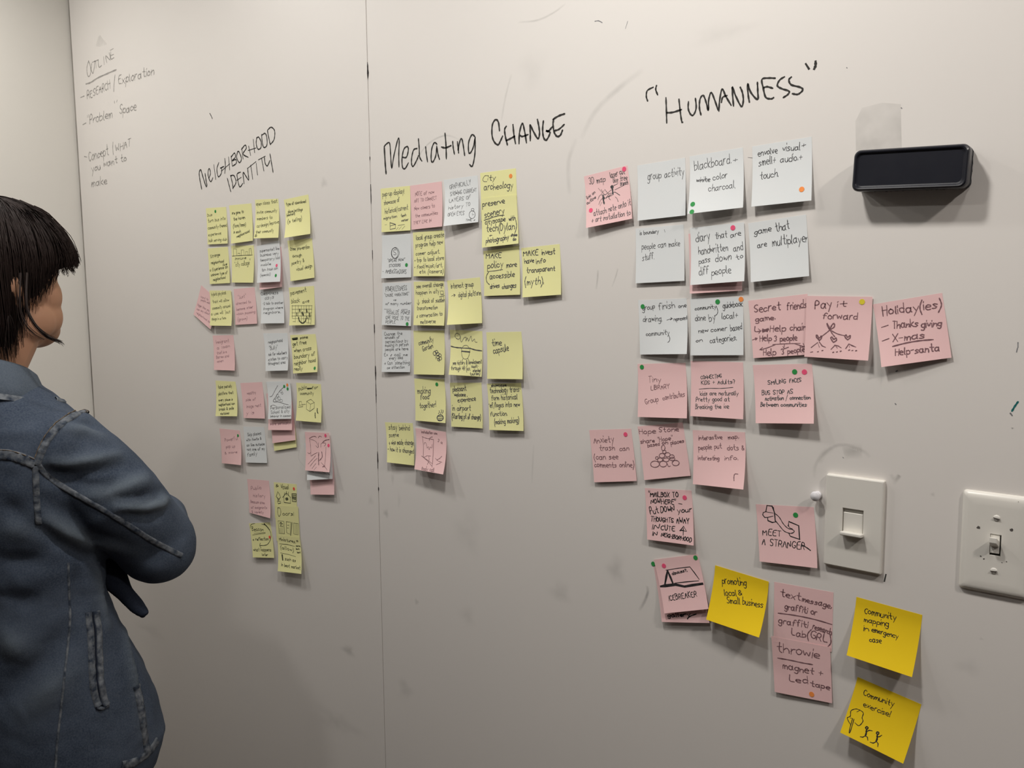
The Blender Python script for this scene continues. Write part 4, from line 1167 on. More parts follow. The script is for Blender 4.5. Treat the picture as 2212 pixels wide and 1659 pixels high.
t 330 262 510 235 85 finish
t 550 238 640 225 50 one
t 150 400 360 390 76 drawing.
t 412 388 480 370 45 >
t 495 388 650 372 50 represent
t 185 560 445 540 58 community
s 1 435 545 452 585 445 620 430 630
d 148 222 green at the top left corner
#guidebook note|1491,643.7 1604.9,641.8 1605.9,767.1 1491.4,767.7|white|6 4|0|P|1.0|white note reading 'community guidebook', green and orange dots on top
@I
t 740 268 980 240 52 community
s 1 985 220 1000 270 990 310 960 330
t 1060 242 1285 215 74 guidebook
t 740 388 860 375 80 done
t 900 392 970 375 84 by
t 1045 368 1225 352 78 local+
t 780 528 885 512 58 new
t 920 515 1100 492 58 comer
t 1145 502 1275 482 78 based
t 750 632 825 620 44 on
t 910 640 1215 605 72 categories.
d 1001 168 green near the top edge
d 1268 140 orange at the top right corner
#tiny library note|1377.1,786.1 1480.6,783.7 1483.4,903.8 1377.5,900.6|pink|6 9|0|R|1.0|pink note reading 'Tiny LIBRARY Group contributes' with one green dot
@I
t 210 1088 350 1078 72 Tiny
t 235 1175 445 1155 60 LIBRARY
t 180 1340 325 1300 68 Group
t 375 1290 620 1245 64 contributes
d 139 911 green in the top left corner
#kids and adults note|1492,779.5 1604.9,782.9 1605.3,905.7 1491,898.7|pink|7 7|0|P|1.0|pink note reading 'CONNECTING KIDS + Adults?'
@I
t 805 1052 1040 1035 45 CONNECTING
t 810 1112 1195 1100 50 KIDS + Adults?
s 1 785 1165 900 1155 1040 1155 1170 1145
t 795 1235 1230 1232 50 kids are naturally
t 750 1305 1130 1300 54 Pretty good at
t 745 1388 1125 1382 54 Breaking the ice
#secret friend note|1616.3,649.5 1744,634.7 1750,766 1627.1,773.6|pink|3 2|0|R|1.5|pink note reading 'Secret friends game' with help chain arrows
@J
t 135 348 395 318 84 Secret
t 460 318 655 300 84 friends
t 145 438 340 415 58 game.
s 1 140 485 142 535 200 530
l 1 175 510 200 530 178 552
l 3 222 518 258 530
l 3 222 532 268 515
t 290 540 445 530 70 Help
t 490 528 648 520 74 chain
t 115 628 162 612 34 >
t 190 632 305 625 64 Help
t 335 638 560 620 60 3 people
l 1 320 665 450 657 590 653
l 1 340 668 260 700 190 718
l 1 215 695 188 718 215 722
l 1 435 665 430 708
l 1 420 685 432 708 475 692
l 1 530 655 585 672 635 690
l 1 622 655 635 690 605 692
t 225 775 350 770 68 Help
t 412 768 635 732 62 3 people
#pay it forward note|1742.1,639.1 1884.7,641.2 1875.2,779 1737.2,770.4|pink|4 8|1.5|R|1.5|pink note reading 'Pay it forward' over a tree of hearts, one yellow dot
@J
t 735 312 905 295 92 Pay
t 955 292 1045 285 60 it
t 815 410 1155 415 78 forward
s 1.2 885 520 865 490 855 455 880 500 885 520 900 480 925 455 928 490 885 520
s 1 885 520 850 550 790 595
s 1 885 520 910 560 935 590
s 1 885 520 960 560 1040 580
s 1.2 780 625 750 590 755 570 778 600 800 580 802 600 780 625 770 600
s 1.2 920 645 895 605 905 590 925 615 945 600 950 625 920 645
s 1.2 1060 620 1035 590 1045 570 1062 595 1085 575 1085 600 1060 620
l 1.1 700 695 765 645 780 690
l 1.1 780 640 810 680 842 692
l 1.1 900 712 938 672 960 700
l 1.1 935 672 970 680 998 698
l 1.1 1045 705 1075 660 1080 690
l 1.1 1075 660 1110 678 1142 690
l 1 695 742 715 738
l 1.5 765 738 771 736
l 1.5 810 726 816 724
l 1.5 918 744 924 742
l 1.5 955 740 961 738
l 1.5 992 733 998 731
l 1.5 1075 722 1081 720
l 1.5 1108 726 1114 724
l 1.5 1145 728 1151 726
d 1207 240 yellow in the top right corner
#holidays note|1885.4,657.5 2035.1,632.6 2055.3,772.5 1903.8,793.1|pink|10 3|0|R|1.6|pink note reading 'Holiday(ies)', tilted, rightmost of its row
@J
t 1410 378 1995 300 96 Holiday(ies)
l 1.2 1398 496 1460 475
t 1510 505 1760 485 78 Thanks
t 1795 498 1995 482 72 giving
l 1.2 1405 632 1468 608
t 1510 640 1825 600 82 X-mas
s 1.2 1508 686 1640 652 1780 628 1912 617
t 1535 775 1975 728 74 Help-santa
#smiling faces note|1626,788.4 1753.6,785.5 1758,915.1 1632.1,914.2|pink|9 12|0|P|1.1|pink note reading 'SMILING FACES', green and pink dots above the words
@J
t 265 1068 440 1052 48 SMILING
t 480 1048 595 1038 44 FACES
t 205 1172 510 1155 48 BUS STOP AS
t 235 1225 685 1212 44 Activation / connection
t 190 1285 650 1285 46 Between communities
d 533 938 green left of the pink dot
d 630 940 pink near the top right corner
#anxiety trash can note|1272.7,928.9 1363.4,926.1 1375.2,1039 1283.3,1041.9|pink|4 3|0|R|1.2|pink note reading 'Anxiety trash can (can see comments online)' with a pink dot
@K
t 225 358 450 338 78 Anxiety
t 285 440 460 435 68 trash
t 520 450 622 435 62 can
t 225 545 500 535 68 (can see
t 230 630 680 628 66 comments online)
d 585 255 pink near the top right corner
#hope stone note|1377.1,921.3 1474.5,912.4 1491.6,1027.7 1391.5,1037.1|pink|4 2|0|R|1.2|pink note reading 'Hope Stone' with a drawn pile of stones
@K
t 742 255 930 238 60 Hope
t 965 228 1190 218 62 Stone
t 755 360 1120 318 52 share "Hope"
t 835 400 970 382 46 based
t 1000 372 1065 362 40 on
t 1100 375 1250 345 50 places
c 1.1 1012 410 20 32
c 1.1 1025 455 20 18
c 1.1 998 498 32 26
c 1.1 1062 488 30 24
c 1.1 1110 510 28 22
c 1.1 975 545 30 22
c 1.1 1045 545 35 22
c 1.1 1115 535 30 20
c 1.1 940 525 16 16
c 1.2 918 595 50 36
c 1.2 1012 592 42 34
c 1.2 1155 582 40 30
s 1 1060 590 1072 620 1095 615
#interactive map note|1496.3,928.9 1609.3,933.7 1605.5,1057.5 1496.7,1045.7|pink|7 15|0|R|1.1|pink note reading 'interactive map, people put dots & interesting info'
@K
t 1415 322 1680 308 58 interactive
t 1750 315 1870 300 56 map,
t 1410 435 1670 418 62 people put
t 1735 440 1922 440 66 dots &
t 1405 548 1640 552 52 interesting
t 1705 555 1850 552 58 info.
s 1.2 1815 785 1812 745 1820 712 1855 712
#mailbox note|1392.8,1054.2 1493.5,1059.4 1498.2,1178.6 1398,1165.3|pink|5 8|0|K|1.5|pink note in bold capitals reading "MAILBOX TO NOWHERE" with one pink dot
@K
t 845 962 1180 975 60 "MAILBOX TO
t 870 1042 1155 1055 58 NOWHERE"
l 1 1185 1045 1222 1052
t 865 1168 960 1150 84 Put
t 985 1148 1135 1135 72 DOWN
t 1170 1150 1330 1140 58 your
t 870 1245 1125 1262 58 THOUGHTS
t 1160 1268 1300 1272 72 AWAY
t 885 1332 960 1335 62 IN
t 985 1348 1140 1358 62 CUTE
l 1.2 1240 1305 1198 1358 1225 1350 1275 1362 1240 1305
l 1.3 1238 1330 1238 1402
t 890 1405 940 1408 50 IN
t 990 1415 1330 1482 50 NEIGHBORHOOD
d 1255 976 pink near the top right corner
#gallery note under the icebreaker|1412,1225 1508,1217 1532.5,1345.8 1429.4,1343.6|pink|6 5|0|K|1.5|pink note reading 'gallery', lower one of the pair with the icebreaker note
@L
t 378 752 600 745 44 gallery
s 1.2 575 770 600 745 662 722
d 237 220 green at the top left corner
#icebreaker note|1412.1,1209.1 1506.5,1197.1 1530.4,1315.4 1434.9,1325.2|pink|9 8|1.2|K|1.3|pink note reading 'ICEBREAKER' under a thick drawn folding tent sign
@L
l 2.6 372 292 360 350 342 440
l 2.6 372 292 400 360 432 440
l 3.4 292 452 345 445 450 432 540 452 620 438 718 424
l 2.4 300 455 420 432
l 1.2 358 288 480 268 595 255 640 315 686 380
l 1.2 445 418 560 405 680 395
t 420 338 570 298 32 discuss?,
t 390 592 665 548 58 ICEBREAKER
d 655 161 green in the top right corner
d 338 243 pink in the top left corner
#promoting local business note|1544.9,1221 1660.6,1256.4 1639.5,1377.3 1525.4,1338.2|gold|14 20|0.8|K|1.2|golden yellow note reading 'promoting local & small business'
@L
t 912 425 1152 450 84 promoting
t 932 548 1050 552 70 local
t 1068 545 1105 545 56 &
t 958 622 1085 635 70 Small
t 1112 635 1310 672 70 business
#text message note|1672.5,1256.8 1800.5,1279.6 1796.2,1408.7 1671,1386|pink|0.8 0.8|0|R|1.5|pink note reading 'text message, graffiti research Lab (GRL)', upper of a joined pair
@L
t 1500 535 1700 585 74 text
t 1715 590 2010 668 62 message,
t 1545 668 1860 735 66 graffiti or
s 1.2 1480 712 1650 735 1840 775 2010 825
t 1485 810 1770 858 66 graffiti
t 1820 865 2005 932 66 research
t 1610 930 1750 955 70 Lab
t 1765 948 2000 1018 84 (GRL)
#throwie note|1666,1374 1793,1397.9 1797.3,1519.4 1673.6,1494.5|pink|2 1.5|1.1|R|1.5|pink note reading 'throwie magnet + Led tape', lower of a joined pair, orange dot
@L
t 1465 1095 1890 1165 100 throwie
s 1.2 1475 1160 1600 1182 1720 1208 1820 1225
t 1525 1262 1920 1340 68 magnet +
t 1590 1390 1770 1412 70 Led
t 1800 1435 1990 1478 62 tape
d 1812 1520 orange near the bottom edge
#community mapping note|1850.1,1289.3 1992.3,1328.4 1970,1462.8 1828.6,1415.5|gold|15 16|0|K|1.1|golden yellow note reading 'Community mapping in emergency case'
@M
t 1050 345 1320 402 62 Community
t 1045 415 1255 460 54 mapping
t 1040 495 1085 500 50 in
t 1110 502 1335 562 50 emergency
t 1095 588 1195 602 50 case
#community exercise note|1852.6,1462.3 1990.3,1521.6 1951.1,1649.7 1814.7,1582.3|gold|14 16|0|K|1.1|golden yellow note reading 'Community exercise!' with a drawn tree and runners
@M
t 1042 1045 1298 1145 58 Community
t 1038 1140 1262 1232 55 exercise!
s 1 930 1290 905 1240 930 1225 935 1180 975 1165 1010 1175 1040 1200 1030 1240 1038 1270 1005 1305 970 1280
s 1 985 1190 1005 1180
s 1 930 1240 950 1245
s 1 950 1245 935 1300 925 1355 935 1350 962 1250
c 1.6 1072 1325 10 10
s 2 1070 1340 1068 1370 1062 1390
l 1.2 1070 1355 1095 1345 1118 1350
l 1.2 1062 1390 1080 1400 1085 1425
l 1.2 1060 1390 1040 1400 1020 1395
c 1.6 1165 1370 10 10
s 2 1162 1385 1162 1415 1155 1435
l 1.2 1162 1400 1180 1400 1200 1388
l 1.2 1155 1435 1172 1455 1170 1480
l 1.2 1155 1440 1130 1450 1105 1442
#meet a stranger note|1632.6,1089.1 1757.7,1095.5 1765.5,1227.5 1640.9,1212.8|pink|5 6|0|K|1.2|pink note reading 'MEET A STRANGER' with two drawn hands, left of the dimmer plate
@N
l 1.5 205 585 245 590 262 640 268 715 245 720 210 705 208 680
l 1.2 205 585 195 635 175 640 170 660 185 680 205 680 250 670
l 1 195 635 250 645
l 1.2 255 600 270 715
s 1 268 650 300 680 330 730 365 765 400 775 415 790 400 805
s 1 265 700 300 745 340 790 385 805 400 800
l 1.8 370 745 372 712 450 745 457 852
l 1.5 375 810 385 828 457 852
l 1 365 745 385 765 400 770
t 168 818 312 828 50 MEET
t 165 895 495 932 58 A STRANGER
s 1.4 475 895 510 915 542 938
d 427 661 green near the top right corner
"""
GROUPS = ['sticky notes under the Neighborhood Identity heading', 'sticky notes under the Mediating Change heading', 'sticky notes under the Humanness heading']
def bil_inv(c, x, z):
    u, v = 0.5, 0.5
    for _ in range(12):
        X = (1-v)*((1-u)*c[0][0]+u*c[1][0])+v*((1-u)*c[3][0]+u*c[2][0])-x
        Z = (1-v)*((1-u)*c[0][1]+u*c[1][1])+v*((1-u)*c[3][1]+u*c[2][1])-z
        a = (1-v)*(c[1][0]-c[0][0])+v*(c[2][0]-c[3][0]); b = (1-u)*(c[3][0]-c[0][0])+u*(c[2][0]-c[1][0])
        d = (1-v)*(c[1][1]-c[0][1])+v*(c[2][1]-c[3][1]); e = (1-u)*(c[3][1]-c[0][1])+u*(c[2][1]-c[1][1])
        det = a*e-b*d
        if abs(det) < 1e-12: break
        u -= (X*e-Z*b)/det; v -= (a*Z-d*X)/det
    return u, v
def build_note(hdr, lines, idx):
    nick, cs, paper, lift, base, ink, wid, label = hdr.split('|')
    px = [tuple(map(float, c.split(','))) for c in cs.split()]
    lb, lr = (float(v)/1000 for v in lift.split()); base = float(base)/1000+0.00025
    rg = random.Random(idx*7+3)
    c0 = [on_wall(*p) for p in px]; c0 = [(p.x, p.z) for p in c0]
    lifts = [base, base, base+lr, base+lb]
    c3 = [on_wall(px[i][0], px[i][1], -lifts[i]) for i in range(4)]
    wav = rg.uniform(-0.0004, 0.0006); ph = rg.uniform(0, 6)
    kb, kr = c3[3].y, c3[2].y
    def w(u, v):
        t = max(0.0, (v-0.17)/0.83); L_ = lb*(1-u)+lr*u
        return L_*(0.35*t+0.65*t**2.0)+wav*math.sin(ph+u*4)*t*(1-0.3*t)
    def surf_uv(u, v, off=0.0):
        uu, vv = max(-0.15, min(1.15, u)), max(-0.15, min(1.15, v))
        p = (c3[0]*(1-uu)+c3[1]*uu)*(1-vv)+(c3[3]*(1-uu)+c3[2]*uu)*vv
        p = p.copy(); p.y = -(base+w(min(1, max(0, uu)), min(1, max(0, vv)))+off); return p
    root_pos = Vector(((c3[0].x+c3[1].x)/2, 0, (c3[0].z+c3[1].z)/2))
    N = 12; vs = []; fs = []
    for s, off in ((0, 0.0), (1, -0.00012)):
        for j in range(N+1):
            for i in range(N+1): vs.append(surf_uv(i/N, j/N, off)-root_pos)
    K = (N+1)*(N+1)
    for j in range(N):
        for i in range(N):
            a = j*(N+1)+i; fs.append((a, a+N+1, a+N+2, a+1)); fs.append((K+a, K+a+1, K+a+N+2, K+a+N+1))
    edge = [i for i in range(N+1)]+[k*(N+1)+N for k in range(1, N+1)]+[N*(N+1)+i for i in range(N-1, -1, -1)]+[k*(N+1) for k in range(N-1, 0, -1)]
    nb = len(vs); nf = len(fs)
    vs += [vs[a] for a in edge]+[vs[K+a] for a in edge]; E_ = len(edge)
    for k in range(E_): fs.append((nb+k, nb+(k+1) % E_, nb+E_+(k+1) % E_, nb+E_+k))
    strokes, dots = parse_marks([l for l in lines if l[0] != 'd'], rg)
    o = mesh_obj('sticky_note', vs, fs, M[paper], None, True); o.location = root_pos
    o.data.polygons.foreach_set('use_smooth', [k < nf for k in range(len(fs))])
    g = 0 if px[0][0] < 780 else (1 if px[0][0] < 1240 else 2)
    tag(o, label, 'sticky note', GROUPS[g])
    def surf(x, z):
        u, v = bil_inv(c0, x, z); u = max(0.004, min(0.996, u)); v = max(0.004, min(0.996, v)); return surf_uv(u, v, 0.00010)-root_pos
    if strokes:
        wv, wf_ = [], []
        for k, s in strokes: ribbon(wv, wf_, s, float(wid)/1000*k, surf, rg)
        hw = mesh_obj('handwriting', wv, wf_, M[ink], o)
        if len(strokes) < 6: hw['kind'] = 'stuff'
    fr = 'T'
    for l in lines:
        if l[0] == '@': fr = l[1:].strip()
        if l[0] == 'd':
            a = l.split(' ', 4)
            x, y = float(a[1]), float(a[2]); f2, colr, where = fr, a[3], a[4]
            if a[3][0] == '@': f2 = a[3][1:]; colr, where = a[4].split(' ', 1)
            X, Z = fw(f2, x, y); u, v = bil_inv(c0, X, Z)
            P0 = surf_uv(u, v, 0.00022); Pu = surf_uv(u+0.02, v, 0.00022)-P0; Pv = surf_uv(u, v+0.02, 0.00022)-P0
            if Pu.length < 1e-6: Pu = Vector((0.001, 0, 0))
            if Pv.length < 1e-6: Pv = Vector((0, 0, -0.001))
            Pu.normalize(); n_ = Pv.cross(Pu).normalized()
            if n_.y > 0: n_ = -n_
            Pv = n_.cross(Pu).normalized(); r = 0.0033; dv, df = [], []
            for h in (0.0, 0.00012):
                for k in range(20): t = k*math.pi/10; dv.append(Pu*r*math.cos(t)+Pv*r*math.sin(t)+n_*h)
            df = [tuple(range(20, 40))]+[(k, (k+1) % 20, 20+(k+1) % 20, 20+k) for k in range(20)]
            so = mesh_obj('dot_sticker', dv, df, M[colr+'_dot']); so.location = P0
            tag(so, '%s dot sticker %s of %s' % (colr, where, nick), 'dot sticker', 'round dot stickers on the sticky notes')
cur = None; buf = []; idx = 0
for ln in NOTES.strip().split('\n')+['#']:
    if ln.startswith('#'):
        if cur: build_note(cur, buf, idx); idx += 1
        cur = ln[1:]; buf = []
    elif ln.strip(): buf.append(ln)
# ------------------------------------------------------------ the person
def denim(name, col, light):
    m = bpy.data.materials.new(name); m.use_nodes = True; nt = m.node_tree; b = nt.nodes['Principled BSDF']
    b.inputs['Roughness'].default_value = 0.9; b.inputs['Specular IOR Level'].default_value = 0.12
    tc = nt.nodes.new('ShaderNodeTexCoord')
    def noise(sc, det, lo, hi, a, c):
        n = nt.nodes.new('ShaderNodeTexNoise'); n.inputs['Scale'].default_value = sc; n.inputs['Detail'].default_value = det
        nt.links.new(tc.outputs['Object'], n.inputs['Vector'])
        r = nt.nodes.new('ShaderNodeMapRange'); r.inputs[1].default_value = lo; r.inputs[2].default_value = hi; r.inputs[3].default_value = a; r.inputs[4].default_value = c
        nt.links.new(n.outputs['Fac'], r.inputs[0]); return r.outputs[0]
    big = noise(11, 4, 0.35, 0.7, 0.0, 0.75); fine = noise(420, 2, 0.3, 0.7, 0.0, 0.45)
    at = nt.nodes.new('ShaderNodeAttribute'); at.attribute_name = 'wear'
    m1 = nt.nodes.new('ShaderNodeMix'); m1.data_type = 'RGBA'; m1.inputs[6].default_value = (*col, 1); m1.inputs[7].default_value = (*light, 1)
    nt.links.new(big, m1.inputs[0])
    m2 = nt.nodes.new('ShaderNodeMix'); m2.data_type = 'RGBA'; nt.links.new(fine, m2.inputs[0]); nt.links.new(m1.outputs[2], m2.inputs[6])
    m2.inputs[7].default_value = (light[0]*1.5, light[1]*1.4, light[2]*1.25, 1)
    m3 = nt.nodes.new('ShaderNodeMix'); m3.data_type = 'RGBA'; nt.links.new(at.outputs['Fac'], m3.inputs[0]); nt.links.new(m2.outputs[2], m3.inputs[6])
    m3.inputs[7].default_value = (light[0]*1.9+.03, light[1]*1.8+.03, light[2]*1.5+.02, 1)
    nt.links.new(m3.outputs[2], b.inputs['Base Color'])
    n2 = nt.nodes.new('ShaderNodeTexNoise'); n2.inputs['Scale'].default_value = 500; nt.links.new(tc.outputs['Object'], n2.inputs['Vector'])
    bp = nt.nodes.new('ShaderNodeBump'); bp.inputs['Strength'].default_value = 0.25; bp.inputs['Distance'].default_value = 0.0008
    nt.links.new(n2.outputs['Fac'], bp.inputs['Height']); nt.links.new(bp.outputs['Normal'], b.inputs['Normal']); return m
M['denim'] = denim('blue_denim', (0.034, 0.047, 0.074), (0.070, 0.090, 0.128))
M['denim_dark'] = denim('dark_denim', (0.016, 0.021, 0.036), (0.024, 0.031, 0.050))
M['seam'] = mat('worn_seam', (0.17, 0.185, 0.205), 0.9, 0.1, noise=(95, 0.95, (0.025, 0.035, 0.055)), bump=(150, 0.6, 0.002))
M['thread'] = mat('tan_thread', (0.20, 0.15, 0.10), 0.9, 0.1, noise=(200, 0.9, (0.04, 0.05, 0.07)))
M['skin'] = mat('skin', (0.40, 0.215, 0.135), 0.55, 0.3, noise=(16, 0.35, (0.37, 0.185, 0.115)), bump=(220, 0.12, 0.0008))
M['skin'].node_tree.nodes['Principled BSDF'].inputs['Subsurface Weight'].default_value = 0.06
M['skin'].node_tree.nodes['Principled BSDF'].inputs['Subsurface Radius'].default_value = (0.01, 0.004, 0.002)
M['hair'] = mat('dark_brown_hair', (0.017, 0.010, 0.009), 0.6, 0.22, noise=(8, 0.6, (0.030, 0.017, 0.013)))
M['eye'] = mat('eye_white', (0.7, 0.68, 0.65), 0.2, 0.5, noise=(50, .1, (0.68, 0.66, 0.64)))
M['iris'] = mat('dark_iris', (0.02, 0.012, 0.01), 0.15, 0.6, noise=(50, .1, (0.03, 0.02, 0.015)))
M['trousers'] = mat('black_trousers', (0.02, 0.02, 0.024), 0.9, 0.1, noise=(60, 0.5, (0.03, 0.03, 0.034)), bump=(60, 0.3, 0.003))
M['shoe'] = mat('black_shoe', (0.02, 0.019, 0.018), 0.5, 0.4, noise=(60, 0.4, (0.03, 0.03, 0.03)))
M['sole'] = mat('white_sole', (0.6, 0.58, 0.55), 0.7, 0.2, noise=(60, 0.4, (0.5, 0.48, 0.45)))

HC = at_depth(-2, 590, 1.335)          # head centre
BODY_A = math.radians(17)
person = empty('person', (HC.x, HC.y, 0), BODY_A)
tag(person, 'person with a dark bob in a blue denim jacket, arms crossed, facing the notes', 'person')
PM = Matrix.Translation((HC.x, HC.y, 0)) @ Matrix.Rotation(BODY_A, 4, 'Z'); PMI = PM.inverted()
ZH = HC.z
def ell(bm, c, r, rot=None, seg=24):
    g = bmesh.ops.create_uvsphere(bm, u_segments=seg, v_segments=seg//2, radius=1.0)['verts']
    for v in g:
        p = Vector((v.co.x*r[0], v.co.y*r[1], v.co.z*r[2]))
        if rot: p = rot @ p
        v.co = p+Vector(c)
def tube(bm, pts, rad, seg=20):
    """closed tapered tube through pts; rad = radius or (side, depth) per point"""
    P = [Vector(p) for p in pts]; rings = []; n = len(P); up = Vector((0.123, 0.2, 1)).normalized()
    px_ = None
    for i in range(n):
        t = (P[min(n-1, i+1)]-P[max(0, i-1)]).normalized()
        a = (up-t*up.dot(t)) if px_ is None else (px_-t*px_.dot(t)); a.normalize(); px_ = a; b = t.cross(a)
        r = rad[i] if isinstance(rad[i], (tuple, list)) else (rad[i], rad[i])
        rings.append([bm.verts.new(P[i]+a*r[0]*math.cos(k*2*math.pi/seg)+b*r[1]*math.sin(k*2*math.pi/seg)) for k in range(seg)])
    for i in range(n-1):
        for k in range(seg): bm.faces.new((rings[i][k], rings[i][(k+1) % seg], rings[i+1][(k+1) % seg], rings[i+1][k]))
    bm.faces.new(list(reversed(rings[0]))); bm.faces.new(rings[-1])
def loft_rings(bm, rings):
    R = [[bm.verts.new(p) for p in r] for r in rings]; n = len(R[0])
    for i in range(len(R)-1):
        for k in range(n): bm.faces.new((R[i][k], R[i][(k+1) % n], R[i+1][(k+1) % n], R[i+1][k]))
    bm.faces.new(list(reversed(R[0]))); bm.faces.new(R[-1])
def sring(cx, cy, z, a, b, e=2.4, n=40):
    out = []
    for k in range(n):
        t = k*2*math.pi/n; c, s = math.cos(t), math.sin(t)
        out.append(Vector((cx+a*math.copysign(abs(c)**(2/e), c), cy+b*math.copysign(abs(s)**(2/e), s), z)))
    return out
def fuse(name, bm, voxel, smooth, m, parent):
    """join overlapping closed shapes into one continuous skin"""
    bmesh.ops.recalc_face_normals(bm, faces=bm.faces); me = bpy.data.meshes.new('tmp'); bm.to_mesh(me); bm.free()
    o = bpy.data.objects.new('tmp', me); COL.objects.link(o)
    md = o.modifiers.new('r', 'REMESH'); md.mode = 'VOXEL'; md.voxel_size = voxel; md.use_smooth_shade = True
    s = o.modifiers.new('s', 'SMOOTH'); s.iterations = smooth; s.factor = 0.5
    dg = bpy.context.evaluated_depsgraph_get(); dg.update(); ev = o.evaluated_get(dg); me2 = bpy.data.meshes.new_from_object(ev)
    bpy.data.objects.remove(o); me2.name = name; me2.materials.clear(); me2.materials.append(m)
    me2.polygons.foreach_set('use_smooth', [True]*len(me2.polygons))
    r = bpy.data.objects.new(name, me2); COL.objects.link(r); r.parent = parent; return r

# ---- body: head, neck, torso under the jacket, hands, one skin
HT = Matrix.Translation((0, 0, ZH)) @ Matrix.Rotation(math.radians(4), 4, 'Z') @ Matrix.Rotation(math.radians(3), 4, 'X')
def hp(x, y, z): return HT @ Vector((x, y, z))
R3 = HT.to_3x3()
bm = bmesh.new()
def he(x, y, z, a, b, c, seg=24):
    if y > 0.03: y -= 0.011
    ell(bm, hp(x, y, z), (a, b, c), R3, seg)
he(0, -0.016, 0.020, 0.074, 0.093, 0.080)
he(0, 0.030, -0.005, 0.062, 0.054, 0.075)
he(0, 0.028, -0.055, 0.056, 0.054, 0.060)
he(0, 0.064, -0.092, 0.044, 0.031, 0.030); he(0, 0.022, -0.098, 0.040, 0.050, 0.024); he(0, 0.045, -0.062, 0.050, 0.046, 0.040)
for s in (-1, 1):
    he(s*0.034, 0.053, -0.038, 0.029, 0.030, 0.036)
    he(s*0.030, 0.052, -0.070, 0.030, 0.032, 0.036)
    he(s*0.045, 0.012, -0.075, 0.022, 0.040, 0.030)
    he(s*0.030, 0.078, 0.018, 0.022, 0.010, 0.010)
    he(s*0.072, -0.034, -0.026, 0.007, 0.015, 0.029, 16); he(s*0.077, -0.042, -0.018, 0.006, 0.011, 0.019, 16)
he(0, 0.078, 0.030, 0.045, 0.016, 0.026)
he(0, 0.093, -0.006, 0.008, 0.011, 0.024, 16); he(0, 0.098, -0.020, 0.009, 0.013, 0.018, 16); he(0, 0.107, -0.031, 0.010, 0.012, 0.009, 16)
for s in (-1, 1): he(s*0.011, 0.099, -0.034, 0.007, 0.009, 0.006, 12)
he(0, 0.091, -0.056, 0.020, 0.011, 0.006, 16); he(0, 0.089, -0.067, 0.018, 0.011, 0.006, 16); he(0, 0.078, -0.100, 0.018, 0.016, 0.014)
tube(bm, [hp(0, 0.0, -0.05), hp(0, -0.012, -0.10), (0, -0.040, ZH-0.155), (0, -0.050, ZH-0.20), (0, -0.050, ZH-0.25)], [0.054, 0.052, 0.052, 0.060, 0.075])
loft_rings(bm, [sring(0, -0.03, z, a, b) for z, a, b in ((0.86, 0.14, 0.08), (1.0, 0.11, 0.062), (1.12, 0.12, 0.07), (1.24, 0.145, 0.085), (1.31, 0.13, 0.065), (1.335, 0.10, 0.06))])
ARM = {1: ([(0.150, -0.035, 1.285), (0.190, 0.020, 1.190), (0.198, 0.088, 1.094), (0.115, 0.165, 1.104), (0.02, 0.192, 1.116), (-0.055, 0.172, 1.124)]),
       -1: ([(-0.150, -0.035, 1.285), (-0.205, 0.035, 1.170), (-0.220, 0.105, 1.060), (-0.12, 0.165, 1.062), (-0.02, 0.175, 1.070), (0.060, 0.172, 1.074)])}
for s in (1, -1):
    tube(bm, ARM[s], [0.030, 0.032, 0.034, 0.030, 0.024, 0.022])
    w = Vector(ARM[s][-1]); d = (w-Vector(ARM[s][-2])).normalized(); up = Vector((0, 0, 1))
    ell(bm, w+d*0.040, (0.045, 0.014, 0.036))                        # palm, lying on the other arm
    for k in range(4):
        z0 = 0.026-0.0165*k; ln = (0.062, 0.072, 0.068, 0.052)[k]; b0 = w+d*0.068+up*z0
        tube(bm, [b0, b0+d*ln*0.5+Vector((0, 0.004, 0)), b0+d*ln*0.85+Vector((0, -0.010, 0)), b0+d*ln+Vector((0, -0.022, 0))], [0.0085, 0.008, 0.0072, 0.005], 10)
    b0 = w+d*0.020+up*0.026
    tube(bm, [b0, b0+d*0.022+up*0.024, b0+d*0.045+up*0.036], [0.0105, 0.0095, 0.0065], 10)
body = fuse('body', bm, 0.0034, 2, M['skin'], person)
for s in (-1, 1):
    bm = bmesh.new(); ell(bm, hp(s*0.030, 0.0695, 0.003), (0.0115, 0.0115, 0.0115), R3, 16); e_ = bm_obj('eyeball', bm, M['eye'], body, True)
    bm = bmesh.new(); ell(bm, hp(s*0.030, 0.0777, 0.003), (0.0055, 0.0038, 0.0055), R3, 12); bm_obj('iris', bm, M['iris'], body, True)
    vs, fs = [], []
    for k in range(18):                                              # lashes
        t = (k/17-0.5)*0.026; a = hp(s*0.030+t, 0.0815-abs(t)*0.30, 0.0075); b = hp(s*0.030+t*1.35, 0.0905-abs(t)*0.30, 0.0085); n0 = len(vs)
        w_ = (R3 @ Vector((0.0004, 0, 0))); vs += [a-w_, a+w_, b, a+Vector((0, 0, .0005))]; fs += [(n0, n0+1, n0+2), (n0+1, n0+3, n0+2), (n0+3, n0, n0+2)]
    mesh_obj('eyelashes', vs, fs, M['hair'], body)
    vs, fs = [], []
